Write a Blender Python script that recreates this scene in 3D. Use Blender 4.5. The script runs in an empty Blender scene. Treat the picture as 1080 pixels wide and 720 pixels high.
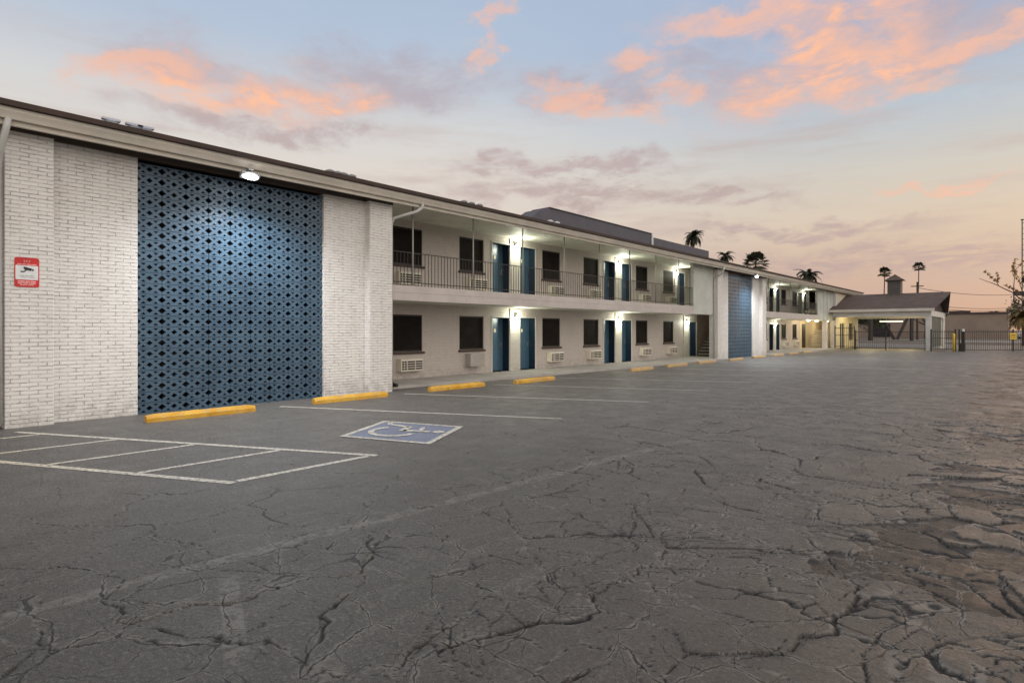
import bpy, bmesh, math, random
from mathutils import Vector, Matrix, geometry
random.seed(7)
sc = bpy.context.scene
COL = sc.collection
R = math.radians
TH = R(41.547)                      # angle between view axis and the motel's long front
CT, ST = math.cos(TH), math.sin(TH)

# ------------------------------------------------------------------ materials
def new_mat(name):
    m = bpy.data.materials.new(name); m.use_nodes = True
    nt = m.node_tree; b = nt.nodes['Principled BSDF']
    return m, nt, b
class NB:
    """small node-building helper"""
    def __init__(s, nt): s.nt = nt
    def n(s, t, **k):
        o = s.nt.nodes.new(t)
        for a, v in k.items(): setattr(o, a, v)
        return o
    def link(s, a, b): s.nt.links.new(a, b)
    def put(s, sock, v):
        if isinstance(v, bpy.types.NodeSocket): s.link(v, sock)
        else: sock.default_value = v
    def math(s, op, a, b=None, c=None, clamp=False):
        o = s.n('ShaderNodeMath', operation=op, use_clamp=clamp)
        s.put(o.inputs[0], a)
        if b is not None: s.put(o.inputs[1], b)
        if c is not None: s.put(o.inputs[2], c)
        return o.outputs[0]
    def vmath(s, op, a, b=None, scale=None):
        o = s.n('ShaderNodeVectorMath', operation=op)
        s.put(o.inputs[0], a)
        if b is not None: s.put(o.inputs[1], b)
        if scale is not None: s.put(o.inputs['Scale'], scale)
        return o.outputs['Value'] if op in ('LENGTH', 'DISTANCE', 'DOT_PRODUCT') else o.outputs[0]
    def noise(s, vec, scale, detail=4, rough=.55, out=0, dist=0):
        o = s.n('ShaderNodeTexNoise'); s.put(o.inputs['Vector'], vec)
        o.inputs['Scale'].default_value = scale; o.inputs['Detail'].default_value = detail
        o.inputs['Roughness'].default_value = rough; o.inputs['Distortion'].default_value = dist
        return o.outputs[out]
    def ramp(s, v, a, b, lo=0., hi=1., smooth=True):
        o = s.n('ShaderNodeMapRange', interpolation_type='SMOOTHSTEP' if smooth else 'LINEAR')
        s.put(o.inputs[0], v); s.put(o.inputs[1], a); s.put(o.inputs[2], b)
        s.put(o.inputs[3], lo); s.put(o.inputs[4], hi)
        return o.outputs[0]
    def mix(s, f, a, b, blend='MIX'):
        o = s.n('ShaderNodeMix', data_type='RGBA', blend_type=blend)
        s.put(o.inputs[0], f)
        for i, v in ((6, a), (7, b)):
            if isinstance(v, tuple) and len(v) == 3: v = v + (1,)
            s.put(o.inputs[i], v)
        return o.outputs[2]
    def pos(s): return s.n('ShaderNodeNewGeometry').outputs['Position']
    def obj(s): return s.n('ShaderNodeTexCoord').outputs['Object']
    def sep(s, v):
        o = s.n('ShaderNodeSeparateXYZ'); s.put(o.inputs[0], v); return o.outputs
    def comb(s, x, y, z=0.):
        o = s.n('ShaderNodeCombineXYZ'); s.put(o.inputs[0], x); s.put(o.inputs[1], y); s.put(o.inputs[2], z); return o.outputs[0]
    def bump(s, h, dist=.01, strength=1., normal=None):
        o = s.n('ShaderNodeBump'); o.inputs['Strength'].default_value = strength
        o.inputs['Distance'].default_value = dist; s.put(o.inputs['Height'], h)
        if normal is not None: s.link(normal, o.inputs['Normal'])
        return o.outputs[0]

def painted(name, col, rough=.6, var=.12, grain=.0015, dirt=.25, metal=0., scale=1.5, dirtcol=(.12, .10, .08)):
    """a paint, plaster or metal with mottling, dirt patches and fine grain"""
    m, nt, b = new_mat(name); N = NB(nt); p = N.pos()
    big = N.noise(p, scale, 5, .6); fine = N.noise(p, 60, 3)
    c = N.mix(N.ramp(big, .3, .7), tuple(x*(1-var) for x in col), tuple(min(1, x*(1+var*.6)) for x in col))
    d = N.ramp(N.noise(p, scale*2.7, 8, .7), .56, .78, 0, dirt)
    c = N.mix(d, c, dirtcol)
    N.link(c, b.inputs['Base Color'])
    N.link(N.ramp(big, .3, .7, rough-.08, rough+.08), b.inputs['Roughness'])
    b.inputs['Metallic'].default_value = metal
    N.link(N.bump(fine, grain), b.inputs['Normal'])
    return m

def brick_mat(name, c1, c2, cm, bw, rh, mortar, depth, rough=.62, chip=.0):
    m, nt, b = new_mat(name); N = NB(nt); p = N.pos(); x, y, z = N.sep(p)
    u = N.math('ADD', x, y)
    w = N.noise(N.comb(u, z, 0.), 9, 3, .6, 1)
    wv = N.vmath('SCALE', N.vmath('SUBTRACT', w, (.5, .5, .5)), scale=.012)
    v = N.vmath('ADD', N.comb(u, z, 0.), wv)
    br = N.n('ShaderNodeTexBrick', offset=.5); N.link(v, br.inputs['Vector'])
    for k, val in (('Scale', 1.), ('Mortar Size', mortar), ('Mortar Smooth', .35), ('Bias', 0.), ('Brick Width', bw), ('Row Height', rh)):
        br.inputs[k].default_value = val
    br.inputs['Color1'].default_value = c1+(1,); br.inputs['Color2'].default_value = c2+(1,); br.inputs['Mortar'].default_value = cm+(1,)
    # open joints: only here and there does the mortar line stay deep and unpainted
    gap = N.math('MULTIPLY', br.outputs['Fac'], N.ramp(N.noise(N.comb(u, z, 0.), 5.5, 4, .7), .47, .62))
    col = N.mix(N.math('MULTIPLY', gap, .42), br.outputs['Color'], (.10, .085, .075))
    st = N.noise(N.comb(N.math('MULTIPLY', u, 3.), N.math('MULTIPLY', z, .5), 0.), 1.4, 6, .65)
    col = N.mix(N.ramp(st, .45, .8, 0, .30), col, (.42, .38, .34))
    drip = N.noise(N.comb(N.math('MULTIPLY', u, 9.), N.math('MULTIPLY', z, .6), 0.), 1., 5, .6)
    col = N.mix(N.math('MULTIPLY', N.ramp(drip, .55, .75, 0, .35), N.ramp(z, 3.2, 5.1)), col, (.33, .29, .25))
    low = N.math('MULTIPLY', N.ramp(z, .6, 0., 0, .42), N.ramp(N.noise(p, 5, 6, .7), .35, .65))
    col = N.mix(low, col, (.17, .14, .12))
    N.link(col, b.inputs['Base Color']); b.inputs['Roughness'].default_value = rough
    sepc = N.n('ShaderNodeSeparateColor'); N.link(br.outputs['Color'], sepc.inputs[0])
    h = N.math('SUBTRACT', N.math('MULTIPLY', N.noise(p, 26, 4, .6), .35), N.math('ADD', N.math('MULTIPLY', br.outputs['Fac'], .55), N.math('MULTIPLY', gap, .9)))
    h = N.math('ADD', h, N.math('MULTIPLY', sepc.outputs[0], 1.2))
    N.link(N.bump(h, depth, .9), b.inputs['Normal'])
    return m

def flat(name, col, rough=.5, metal=0., emit=None, estr=0.):
    m, nt, b = new_mat(name); N = NB(nt)
    b.inputs['Roughness'].default_value = rough; b.inputs['Metallic'].default_value = metal
    c = N.mix(N.ramp(N.noise(N.pos(), 7, 4), .3, .7), tuple(x*.88 for x in col), tuple(min(1, x*1.08) for x in col))
    N.link(c, b.inputs['Base Color'])
    if emit:
        b.inputs['Emission Color'].default_value = emit+(1,); b.inputs['Emission Strength'].default_value = estr
    return m

M = {}
M['white_brick'] = brick_mat('painted white brick', (.75, .725, .69), (.70, .675, .64), (.64, .615, .58), .245, .0685, .008, .016)
M['room_wall'] = brick_mat('painted beige block', (.52, .465, .425), (.50, .445, .405), (.47, .42, .385), .40, .10, .006, .003)
M['pilaster'] = brick_mat('painted cream block', (.60, .57, .51), (.56, .53, .47), (.50, .47, .42), .30, .0685, .007, .008)
M['brown_wall'] = painted('brown passage wall', (.26, .20, .16), .7)
M['red_wall'] = painted('red stair wall', (.30, .11, .08), .7)
M['green_wall'] = painted('pale green stucco', (.50, .51, .46), .7, .10, .003, .12)
M['cream_wall'] = painted('cream stucco', (.66, .58, .42), .7)
M['soffit'] = painted('soffit paint', (.64, .63, .55), .65, .1, .002, .15)
M['dark_board'] = painted('dark brown board', (.10, .075, .060), .7)
M['fascia'] = painted('fascia paint', (.60, .55, .47), .5, .12, .001, .25)
M['gutter'] = painted('gutter paint', (.62, .57, .49), .42, .1, .0008, .22)
M['spout'] = painted('downspout paint', (.50, .50, .48), .45, .1, .0008, .2)
M['slab'] = painted('balcony fascia paint', (.50, .45, .42), .6, .1, .0015, .3)
M['shingle'] = painted('brown shingle', (.060, .040, .032), .9, .3, .006)
M['roof_membrane'] = painted('roof membrane', (.16, .14, .13), .9)
M['grey_stucco'] = painted('grey stucco', (.105, .100, .118), .9, .14, .004, .25)
M['concrete'] = painted('walkway concrete', (.38, .36, .33), .8, .15, .003, .35)
M['curb_dark'] = painted('concrete edge', (.26, .25, .23), .85)
M['navy'] = painted('navy door paint', (.048, .108, .165), .38, .12, .0006, .08)
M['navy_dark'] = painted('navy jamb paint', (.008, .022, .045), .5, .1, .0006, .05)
M['trim'] = painted('off white trim', (.62, .60, .55), .5, .08, .0006, .12)
M['win_frame'] = painted('dark bronze frame', (.030, .022, .018), .5, .1, .0005, .1)
M['sill'] = painted('brown sill', (.075, .050, .038), .75)
M['ac'] = painted('cream appliance casing', (.74, .69, .58), .5, .06, .0006, .12)
M['ac_cover'] = painted('beige cover', (.40, .37, .33), .6)
M['ac_dark'] = flat('painted louvre shade', (.02, .018, .016), .7)
M['rail'] = painted('black railing paint', (.030, .027, .025), .5, .1, .0004, .05)
M['post'] = painted('grey post paint', (.36, .35, .32), .5)
M['brass'] = flat('brass', (.65, .45, .18), .3, 1.)
M['chrome'] = flat('chrome', (.75, .74, .72), .25, 1.)
M['plaque'] = flat('cream plaque', (.85, .74, .50), .5)
M['lens_cool'] = flat('cool lamp lens', (.9, .9, .9), .3, 0, (.93, .97, 1.0), 28.)
M['lens'] = flat('lamp lens', (.9, .9, .85), .3, 0, (1.0, .98, .86), 16.)
M['lens_warm'] = flat('warm lamp lens', (.9, .9, .8), .3, 0, (1.0, .82, .52), 12.)
M['tube'] = flat('lit tube', (.9, .9, .8), .3, 0, (1.0, .95, .78), 2.2)
M['lamp_body'] = painted('lamp housing', (.30, .30, .30), .45, .1, .0004, .1)
M['galv'] = painted('galvanised metal', (.40, .42, .48), .45, .15, .0006, .15, .6)
M['white_vent'] = painted('white vent', (.68, .68, .68), .5)
M['red_sign'] = flat('red sign enamel', (.55, .012, .012), .4)
M['sign_white'] = flat('white sign enamel', (.72, .73, .74), .4)
M['sign_black'] = flat('black print', (.015, .015, .018), .5)
M['sign_pink'] = flat('pale red print', (.80, .42, .40), .5)
M['roof_carport'] = painted('brown carport shingles', (.095, .068, .058), 1., .25, .006, .3)
M['carport_white'] = painted('white carport paint', (.62, .60, .57), .55)
M['siding_green'] = painted('green grey siding', (.085, .10, .085), .6)
M['cupola'] = painted('grey cupola siding', (.105, .10, .088), .7)
M['stone'] = painted('grey stone chips', (.16, .15, .135), .9)
M['iron'] = painted('black iron', (.018, .016, .015), .5, .1, .0004, .05)
M['yellow_sign'] = flat('yellow sign', (.72, .47, .03), .45)
M['far_wall'] = painted('tan far wall', (.30, .23, .18), .85, .15, .004, .3, 0., .3)
M['far_brown'] = painted('dark steel brown', (.035, .024, .019), .7)
M['trunk'] = painted('palm trunk bark', (.10, .07, .05), .95, .3, .02, .3, 0., 4)
M['bark'] = painted('tree bark', (.07, .05, .04), .95, .3, .01)
M['wood_pole'] = painted('weathered pole wood', (.06, .045, .035), .9)
M['wire'] = flat('cable', (.02, .018, .017), .6)
M['car_paint'] = flat('white car paint', (.75, .75, .75), .25)
M['glass_dark'] = flat('dark glass', (.015, .017, .02), .08)
M['rubber'] = flat('tyre rubber', (.02, .02, .02), .8)
M['dirt'] = painted('dry ground', (.15, .12, .09), .95, .3, .02, .3, 0, .2)
M['sidewalk'] = painted('street pavement', (.24, .215, .19), .85)
M['road'] = painted('pale street concrete', (.20, .175, .15), .85, .15, .004, .3, 0, .3)
M['line'] = None

def leaf_mat(name, c1, c2):
    m, nt, b = new_mat(name); N = NB(nt)
    N.link(N.mix(N.ramp(N.noise(N.pos(), 1.1, 3), .35, .65), c1, c2), b.inputs['Base Color'])
    b.inputs['Roughness'].default_value = .65
    return m
M['frond'] = leaf_mat('palm frond', (.020, .026, .012), (.045, .050, .020))
M['dead_frond'] = leaf_mat('dead frond', (.07, .045, .025), (.11, .075, .04))
M['leaf'] = leaf_mat('tree leaf', (.022, .034, .014), (.05, .06, .022))
M['autumn_leaf'] = leaf_mat('dry orange leaf', (.26, .14, .04), (.38, .22, .08))
M['glow_frond'] = leaf_mat('dry frond with painted glow', (.10, .07, .02), (.20, .13, .035))  # orange glow of an absent lamp put into these dry fronds' colour

# dark woven sun screen in the room windows
def screen_mesh_mat():
    m, nt, b = new_mat('woven sun screen'); N = NB(nt); p = N.pos(); x, y, z = N.sep(p)
    wy = N.math('SINE', N.math('MULTIPLY', y, 90.)); wz = N.math('SINE', N.math('MULTIPLY', z, 22.))
    c = N.mix(N.ramp(N.math('ADD', N.noise(p, 2.5, 4), N.math('MULTIPLY', wy, .05)), .35, .7), (.010, .0075, .0065), (.019, .0145, .012))
    N.link(c, b.inputs['Base Color']); b.inputs['Roughness'].default_value = .75; b.inputs['Specular IOR Level'].default_value = .15
    N.link(N.bump(N.math('ADD', wy, wz), .0008), b.inputs['Normal'])
    return m
M['screen_pane'] = screen_mesh_mat()

def block_mat():
    m, nt, b = new_mat('blue painted breeze block'); N = NB(nt); p = N.pos()
    c = N.mix(N.ramp(N.noise(p, 2.2, 6, .65), .3, .72), (.036, .072, .112), (.056, .104, .152))
    c = N.mix(N.ramp(N.noise(p, 14, 6, .75), .60, .76, 0, .35), c, (.12, .19, .26))
    N.link(c, b.inputs['Base Color']); b.inputs['Roughness'].default_value = .36
    N.link(N.bump(N.noise(p, 40, 4, .6), .006), b.inputs['Normal'])
    return m
M['block'] = block_mat()

def yellow_mat():
    m, nt, b = new_mat('worn yellow paint on concrete'); N = NB(nt); p = N.pos(); x, y, z = N.sep(p)
    c = N.mix(N.ramp(N.noise(p, 3, 5), .3, .7), (.56, .28, .015), (.72, .42, .04))
    far = N.ramp(y, 10., 24., 0., .12)
    worn = N.ramp(N.math('ADD', N.noise(p, 12, 8, .75), far), .51, .63, 0, .85)
    c = N.mix(N.ramp(N.noise(p, 3.3, 5, .7), .55, .70, 0, .55), c, (.20, .11, .03))
    c = N.mix(worn, c, (.36, .29, .21))
    N.link(c, b.inputs['Base Color']); b.inputs['Roughness'].default_value = .6
    N.link(N.bump(N.noise(p, 35, 5, .6), .006), b.inputs['Normal'])
    return m
M['yellow'] = yellow_mat()

def line_mat(name, col, lo, hi, tint=None):
    """worn road paint: the asphalt shows through where it has flaked off"""
    m, nt, b = new_mat(name); N = NB(nt); p = N.pos(); x, y, z = N.sep(p)
    c = N.mix(N.ramp(N.noise(p, 2.5, 4), .3, .7), tuple(v*.85 for v in col), col)
    if tint: c = N.mix(N.ramp(N.math('ADD', y, N.math('MULTIPLY', N.noise(p, 1.3, 3), 2.)), tint[0], tint[1]), tint[2], c)
    w = N.ramp(N.noise(p, 22, 8, .75), lo, hi)
    c = N.mix(w, c, (.13, .125, .115))
    N.link(c, b.inputs['Base Color']); b.inputs['Roughness'].default_value = .75
    N.link(N.bump(N.noise(p, 120, 3), .002), b.inputs['Normal'])
    return m
M['line'] = line_mat('worn white road paint', (.58, .55, .48), .47, .61, (1.2, 3.2, (.62, .52, .32)))
M['line_faded'] = line_mat('faded white road paint', (.62, .59, .53), .48, .62)
M['blue_mark'] = line_mat('faded blue road paint', (.16, .19, .28), .45, .64)

def asphalt():
    m, nt, b = new_mat('cracked old asphalt'); N = NB(nt); p0 = N.pos(); x, y, z = N.sep(p0)
    p = N.comb(x, y, 0.)
    def warp(v, scale, amp, det=2):
        w = N.vmath('SUBTRACT', N.noise(v, scale, det, .5, 1), (.5, .5, .5))
        return N.vmath('ADD', v, N.vmath('MULTIPLY', w, (amp, amp, 0.)))
    pw = warp(p, .9, .5); pw = warp(pw, 4., .16, 3); pw = warp(pw, 18., .045, 4)
    lane = N.ramp(N.math('ADD', x, N.math('MULTIPLY', N.noise(p, .35, 3), 2.)), -5.4, -3.6)     # the drive lane is cracked, the stalls much less
    right = N.ramp(N.math('ADD', x, N.math('MULTIPLY', N.noise(p, .5, 4), 1.8)), -1.6, .9)      # the worst strip, away from the motel
    def cracks(scale, width, pres_scale, lo, hi, zone):
        v = N.n('ShaderNodeTexVoronoi', voronoi_dimensions='2D', feature='DISTANCE_TO_EDGE')
        N.link(pw, v.inputs['Vector']); v.inputs['Scale'].default_value = scale
        d = N.math('DIVIDE', v.outputs['Distance'], scale)
        pres = N.ramp(N.noise(p, pres_scale, 4, .6), lo, hi)
        pres = N.math('MULTIPLY', pres, zone)
        wid = N.math('MULTIPLY', N.math('MULTIPLY', pres, N.math('ADD', N.ramp(N.noise(p, 3.1, 4, .6), .3, .6, .15, .8), N.ramp(N.noise(pw, 2.3, 3, .6), .60, .76, 0., 4.0))), width)
        c = N.ramp(d, N.math('MULTIPLY', wid, .45), N.math('ADD', wid, .0012), 1., 0.)
        c = N.math('MULTIPLY', c, N.ramp(pres, .02, .25))
        halo = N.math('MULTIPLY', N.ramp(d, wid, N.math('ADD', N.math('MULTIPLY', wid, 1.5), .013), 1., 0.), pres)
        return c, halo, d
    def attr(n_): o = N.n('ShaderNodeAttribute'); o.attribute_name = n_; return o.outputs['Fac']
    rel_ = attr('relief'); out_ = N.math('SUBTRACT', 1., rel_)
    z1 = N.math('MULTIPLY', N.math('MAXIMUM', lane, .30), out_)
    c1, h1, d1 = cracks(.80, .013, .55, .30, .50, z1)
    c2, h2, d2 = cracks(1.9, .0105, .8, .24, .44, N.math('MULTIPLY', lane, N.math('ADD', .9, N.math('MULTIPLY', out_, .1))))
    c3, h3, d3 = cracks(4.4, .0055, 1.1, .38, .54, N.math('MULTIPLY', N.math('MAXIMUM', N.math('MULTIPLY', lane, .85), right), N.math('ADD', .75, N.math('MULTIPLY', out_, .25))))
    crack = N.math('MAXIMUM', N.math('MAXIMUM', c1, c2), c3)
    halo = N.math('MAXIMUM', N.math('MAXIMUM', h1, h2), N.math('MULTIPLY', h3, .4))
    halo = N.math('MULTIPLY', halo, N.ramp(N.noise(p, 4.3, 4, .7), .40, .60))
    halo = N.math('MAXIMUM', halo, attr('worn_edge'))
    crack = N.math('MAXIMUM', crack, N.math('MULTIPLY', attr('gap'), 1.0))
    # slabs between the big cracks, each tilted and worn a little differently
    vc = N.n('ShaderNodeTexVoronoi', voronoi_dimensions='2D', feature='F1'); N.link(pw, vc.inputs['Vector']); vc.inputs['Scale'].default_value = 1.9
    sc_ = N.n('ShaderNodeSeparateColor'); N.link(vc.outputs['Color'], sc_.inputs[0])
    rel = N.vmath('SUBTRACT', pw, N.vmath('SCALE', vc.outputs['Position'], scale=1.0))
    rx, ry, rz = N.sep(rel)
    tilt = N.math('ADD', N.math('MULTIPLY', rx, N.math('SUBTRACT', sc_.outputs[0], .5)), N.math('MULTIPLY', ry, N.math('SUBTRACT', sc_.outputs[1], .5)))
    big = N.noise(p, .23, 5, .6); mid = N.noise(p, 2.1, 6, .65); fine = N.noise(p, 55, 5, .75); grit = N.noise(p, 190, 2, .6)
    pst = warp(p, .6, .25); stx, sty, stz = N.sep(pst)
    st = N.noise(N.comb(N.math('MULTIPLY', stx, 1.), N.math('MULTIPLY', sty, .16), 0.), 5.5, 8, .72)       # wear along the drive direction
    col = N.mix(N.ramp(big, .3, .7), (.068, .065, .060), (.092, .088, .081))
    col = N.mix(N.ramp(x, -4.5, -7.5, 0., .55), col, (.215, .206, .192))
    col = N.mix(N.math('MULTIPLY', N.ramp(N.math('ADD', y, N.math('MULTIPLY', N.noise(p, .3, 3), 5.)), 6., 17., 0., .75), N.ramp(x, .5, -2.5)), col, (.225, .215, .203))  # lighter farther along the lot: sky sheen painted into the colour
    col = N.mix(N.ramp(mid, .35, .72, 0, .55), col, (.092, .084, .074))
    col = N.mix(N.ramp(st, .48, .66, 0, .65), col, (.215, .205, .188))
    col = N.mix(N.ramp(st, .46, .34, 0, .55), col, (.075, .070, .064))
    col = N.mix(N.math('MULTIPLY', N.math('MULTIPLY', sc_.outputs[2], .28), lane), col, (.062, .056, .050))
    med = N.noise(p, 17, 6, .8)
    gran = N.noise(p, 38, 3, .8)
    col = N.mix(N.ramp(med, .46, .60, 0, .60), col, (.058, .053, .047))
    col = N.mix(N.ramp(gran, .50, .60, 0, .75), col, (.040, .036, .033))
    col = N.mix(N.ramp(gran, .44, .36, 0, .60), col, (.24, .228, .208))
    col = N.mix(N.ramp(fine, .46, .60, 0, .70), col, (.045, .041, .037))
    col = N.mix(N.ramp(grit, .52, .70, 0, .70), col, (.28, .26, .235))
    # brown soil worked into the outer strip, black tar and oil in ragged patches
    col = N.mix(N.math('MULTIPLY', N.ramp(N.math('ADD', x, N.math('MULTIPLY', mid, 1.5)), -2.0, .8), .45), col, (.110, .090, .072))
    pt = warp(p, 1.6, .5, 4)
    ptx, pty, ptz = N.sep(pt)
    tar = N.noise(N.comb(N.math('MULTIPLY', ptx, 1.), N.math('MULTIPLY', pty, .75), 0.), 1.5, 6, .62)
    tarv = N.math('ADD', tar, N.math('MULTIPLY', N.math('SUBTRACT', right, 1.), .29))
    tarv = N.math('ADD', tarv, N.math('MULTIPLY', N.math('SUBTRACT', sc_.outputs[1], .5), .13))
    tarv = N.math('ADD', tarv, N.math('MULTIPLY', N.math('SUBTRACT', N.noise(p, 14, 5, .7), .5), .10))
    tar = N.math('MAXIMUM', N.math('MULTIPLY', N.ramp(tarv, .455, .485), out_), attr('broken'))
    rim = N.math('MULTIPLY', N.ramp(tarv, .41, .45), N.math('MULTIPLY', out_, N.math('SUBTRACT', 1., tar)))
    col = N.mix(N.math('MULTIPLY', rim, .35), col, (.24, .20, .16))
    tcol = N.mix(N.ramp(N.noise(p, 6, 6, .7), .38, .62), (.010, .008, .006), (.046, .034, .025))
    col = N.mix(N.math('MULTIPLY', tar, .92), col, tcol)
    oil = N.ramp(N.noise(p, .75, 5, .7), .66, .80, 0, .45)
    col = N.mix(oil, col, (.045, .042, .040))
    # old joint with worn paint running along the lane
    jd = N.math('ABSOLUTE', N.math('SUBTRACT', N.math('ADD', x, N.math('MULTIPLY', N.noise(p, 3., 3), .10)), N.math('ADD', N.math('MULTIPLY', y, .07), -4.40)))
    joint = N.math('MULTIPLY', N.ramp(jd, .05, .085, 1., 0.), N.ramp(N.noise(p, 7, 7, .75), .40, .58))
    joint = N.math('MULTIPLY', joint, N.ramp(y, 6., 13., 1., 0.))
    col = N.mix(N.math('MULTIPLY', joint, .42), col, (.29, .28, .26))
    # pale scrape across the lane near the joint
    sx = N.math('ADD', N.math('MULTIPLY', N.math('ADD', x, 3.5), .37), N.math('SUBTRACT', y, 1.47))
    scr = N.math('MULTIPLY', N.ramp(N.math('ABSOLUTE', N.math('ADD', sx, N.math('MULTIPLY', N.math('SUBTRACT', mid, .5), .12))), .05, .075, 1., 0.), N.ramp(N.math('ABSOLUTE', N.math('ADD', x, 3.45)), .35, .75, 1., 0.))
    scr = N.math('MULTIPLY', scr, N.ramp(N.noise(p, 15, 6, .75), .42, .56))
    col = N.mix(N.math('MULTIPLY', scr, .55), col, (.25, .24, .22))
    col = N.mix(N.math('MULTIPLY', halo, .60), col, (.31, .29, .26))
    col = N.mix(N.math('MULTIPLY', crack, .96), col, (.010, .009, .008))
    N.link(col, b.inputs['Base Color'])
    rough = N.ramp(N.math('ADD', N.math('MULTIPLY', st, .5), N.math('MULTIPLY', mid, .5)), .35, .65, .44, .66)
    N.link(rough, b.inputs['Roughness']); b.inputs['Specular IOR Level'].default_value = .5
    # relief in metres
    wide = N.ramp(N.math('MINIMUM', d1, d2), 0., .10, -.010, 0.)
    h = N.math('MULTIPLY', N.math('MULTIPLY', crack, out_), -.022)
    h = N.math('ADD', h, N.math('MULTIPLY', N.math('MULTIPLY', tilt, N.math('MULTIPLY', lane, out_)), .13))
    h = N.math('ADD', h, N.math('MULTIPLY', wide, N.math('MULTIPLY', lane, out_)))
    h = N.math('ADD', h, N.math('MULTIPLY', mid, .020))
    h = N.math('ADD', h, N.math('MULTIPLY', fine, .016))
    h = N.math('ADD', h, N.math('MULTIPLY', gran, -.012))
    h = N.math('ADD', h, N.math('MULTIPLY', med, .010))
    h = N.math('ADD', h, N.math('MULTIPLY', grit, .0018))
    h = N.math('ADD', h, N.math('MULTIPLY', N.math('MULTIPLY', tar, out_), -.030))
    N.link(N.bump(N.math('MULTIPLY', h, 1.25), 1., 1.), b.inputs['Normal'])
    return m
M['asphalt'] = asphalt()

# ------------------------------------------------------------------ mesh builder
WL = {}                                                       # world position of each root / part
class MB:
    def __init__(s): s.bm = bmesh.new()
    def box(s, x0, x1, y0, y1, z0, z1, bev=0., seg=1):
        x0, x1 = sorted((x0, x1)); y0, y1 = sorted((y0, y1)); z0, z1 = sorted((z0, z1))
        vs = [s.bm.verts.new(c) for c in ((x0,y0,z0),(x1,y0,z0),(x1,y1,z0),(x0,y1,z0),(x0,y0,z1),(x1,y0,z1),(x1,y1,z1),(x0,y1,z1))]
        fs = [s.bm.faces.new([vs[i] for i in f]) for f in ((0,3,2,1),(4,5,6,7),(0,1,5,4),(1,2,6,5),(2,3,7,6),(3,0,4,7))]
        if bev > 0:
            es = list({e for f in fs for e in f.edges})
            bmesh.ops.bevel(s.bm, geom=es, offset=bev, segments=seg, affect='EDGES', profile=.5)
        return s
    def quad(s, *pts):
        s.bm.faces.new([s.bm.verts.new(p) for p in pts]); return s
    def tube(s, pts, r, n=8, cap=True):
        pts = [Vector(p) for p in pts]
        rs = r if isinstance(r, (list, tuple)) else [r]*len(pts)
        rings = []; prev = None
        for i, p in enumerate(pts):
            t = (pts[min(i+1, len(pts)-1)] - pts[max(i-1, 0)]).normalized()
            if prev is None:
                a = Vector((1,0,0)) if abs(t.x) < .8 else Vector((0,1,0))
                u = t.cross(a).normalized()
            else: u = (prev - t*prev.dot(t)).normalized()
            prev = u; w = t.cross(u)
            rings.append([s.bm.verts.new(p + (u*math.cos(2*math.pi*k/n) + w*math.sin(2*math.pi*k/n))*rs[i]) for k in range(n)])
        for a, c in zip(rings, rings[1:]):
            for k in range(n): s.bm.faces.new((a[k], a[(k+1)%n], c[(k+1)%n], c[k]))
        if cap:
            s.bm.faces.new(rings[0][::-1]); s.bm.faces.new(rings[-1])
        return s
    def cyl(s, c, r, h, n=16, r2=None):
        return s.tube([c, (c[0], c[1], c[2]+h)], [r, r if r2 is None else r2], n)
    def prism(s, poly, ax, a, b_):
        """polygon in the two other axes, pushed along axis ax from a to b_"""
        def P(u, v, w): return {'x': (w,u,v), 'y': (u,w,v), 'z': (u,v,w)}[ax]
        A = [s.bm.verts.new(P(u, v, a)) for u, v in poly]; B = [s.bm.verts.new(P(u, v, b_)) for u, v in poly]
        n = len(poly)
        s.bm.faces.new(A[::-1]); s.bm.faces.new(B)
        for i in range(n): s.bm.faces.new((A[i], A[(i+1)%n], B[(i+1)%n], B[i]))
        return s
    def build(s, name, mat, parent=None, smooth=False, loc=None, at_world=True):
        bmesh.ops.recalc_face_normals(s.bm, faces=s.bm.faces)
        off = Vector((0,0,0))
        if parent is not None and at_world: off = WL.get(parent.name, Vector((0,0,0)))
        if loc is not None and parent is None: off = Vector(loc)
        if off.length: bmesh.ops.translate(s.bm, vec=-off, verts=s.bm.verts)
        me = bpy.data.meshes.new(name); s.bm.to_mesh(me); s.bm.free()
        if smooth:
            for p in me.polygons: p.use_smooth = True
        me.materials.append(M[mat] if isinstance(mat, str) else mat)
        o = bpy.data.objects.new(name, me); COL.objects.link(o)
        if parent is not None: o.parent = parent
        if loc is not None and parent is None: o.location = loc
        WL[o.name] = off
        return o
def tag(o, label=None, cat=None, group=None, kind=None):
    if label: o['label'] = label
    if cat: o['category'] = cat
    if group: o['group'] = group
    if kind: o['kind'] = kind
    return o
def empty(name, loc, label, cat, group=None, rz=0.):
    o = bpy.data.objects.new(name, None); COL.objects.link(o); o.location = loc; o.rotation_euler.z = rz
    o.empty_display_size = .2
    WL[o.name] = Vector(loc) if rz == 0. else Vector((0,0,0))
    return tag(o, label, cat, group)
def copy_tree(o, parent=None):
    c = o.copy(); COL.objects.link(c)
    if parent is not None: c.parent = parent
    for ch in list(o.children): copy_tree(ch, c)
    return c
def struct(o, label, cat): return tag(o, label, cat, None, 'structure')

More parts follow.
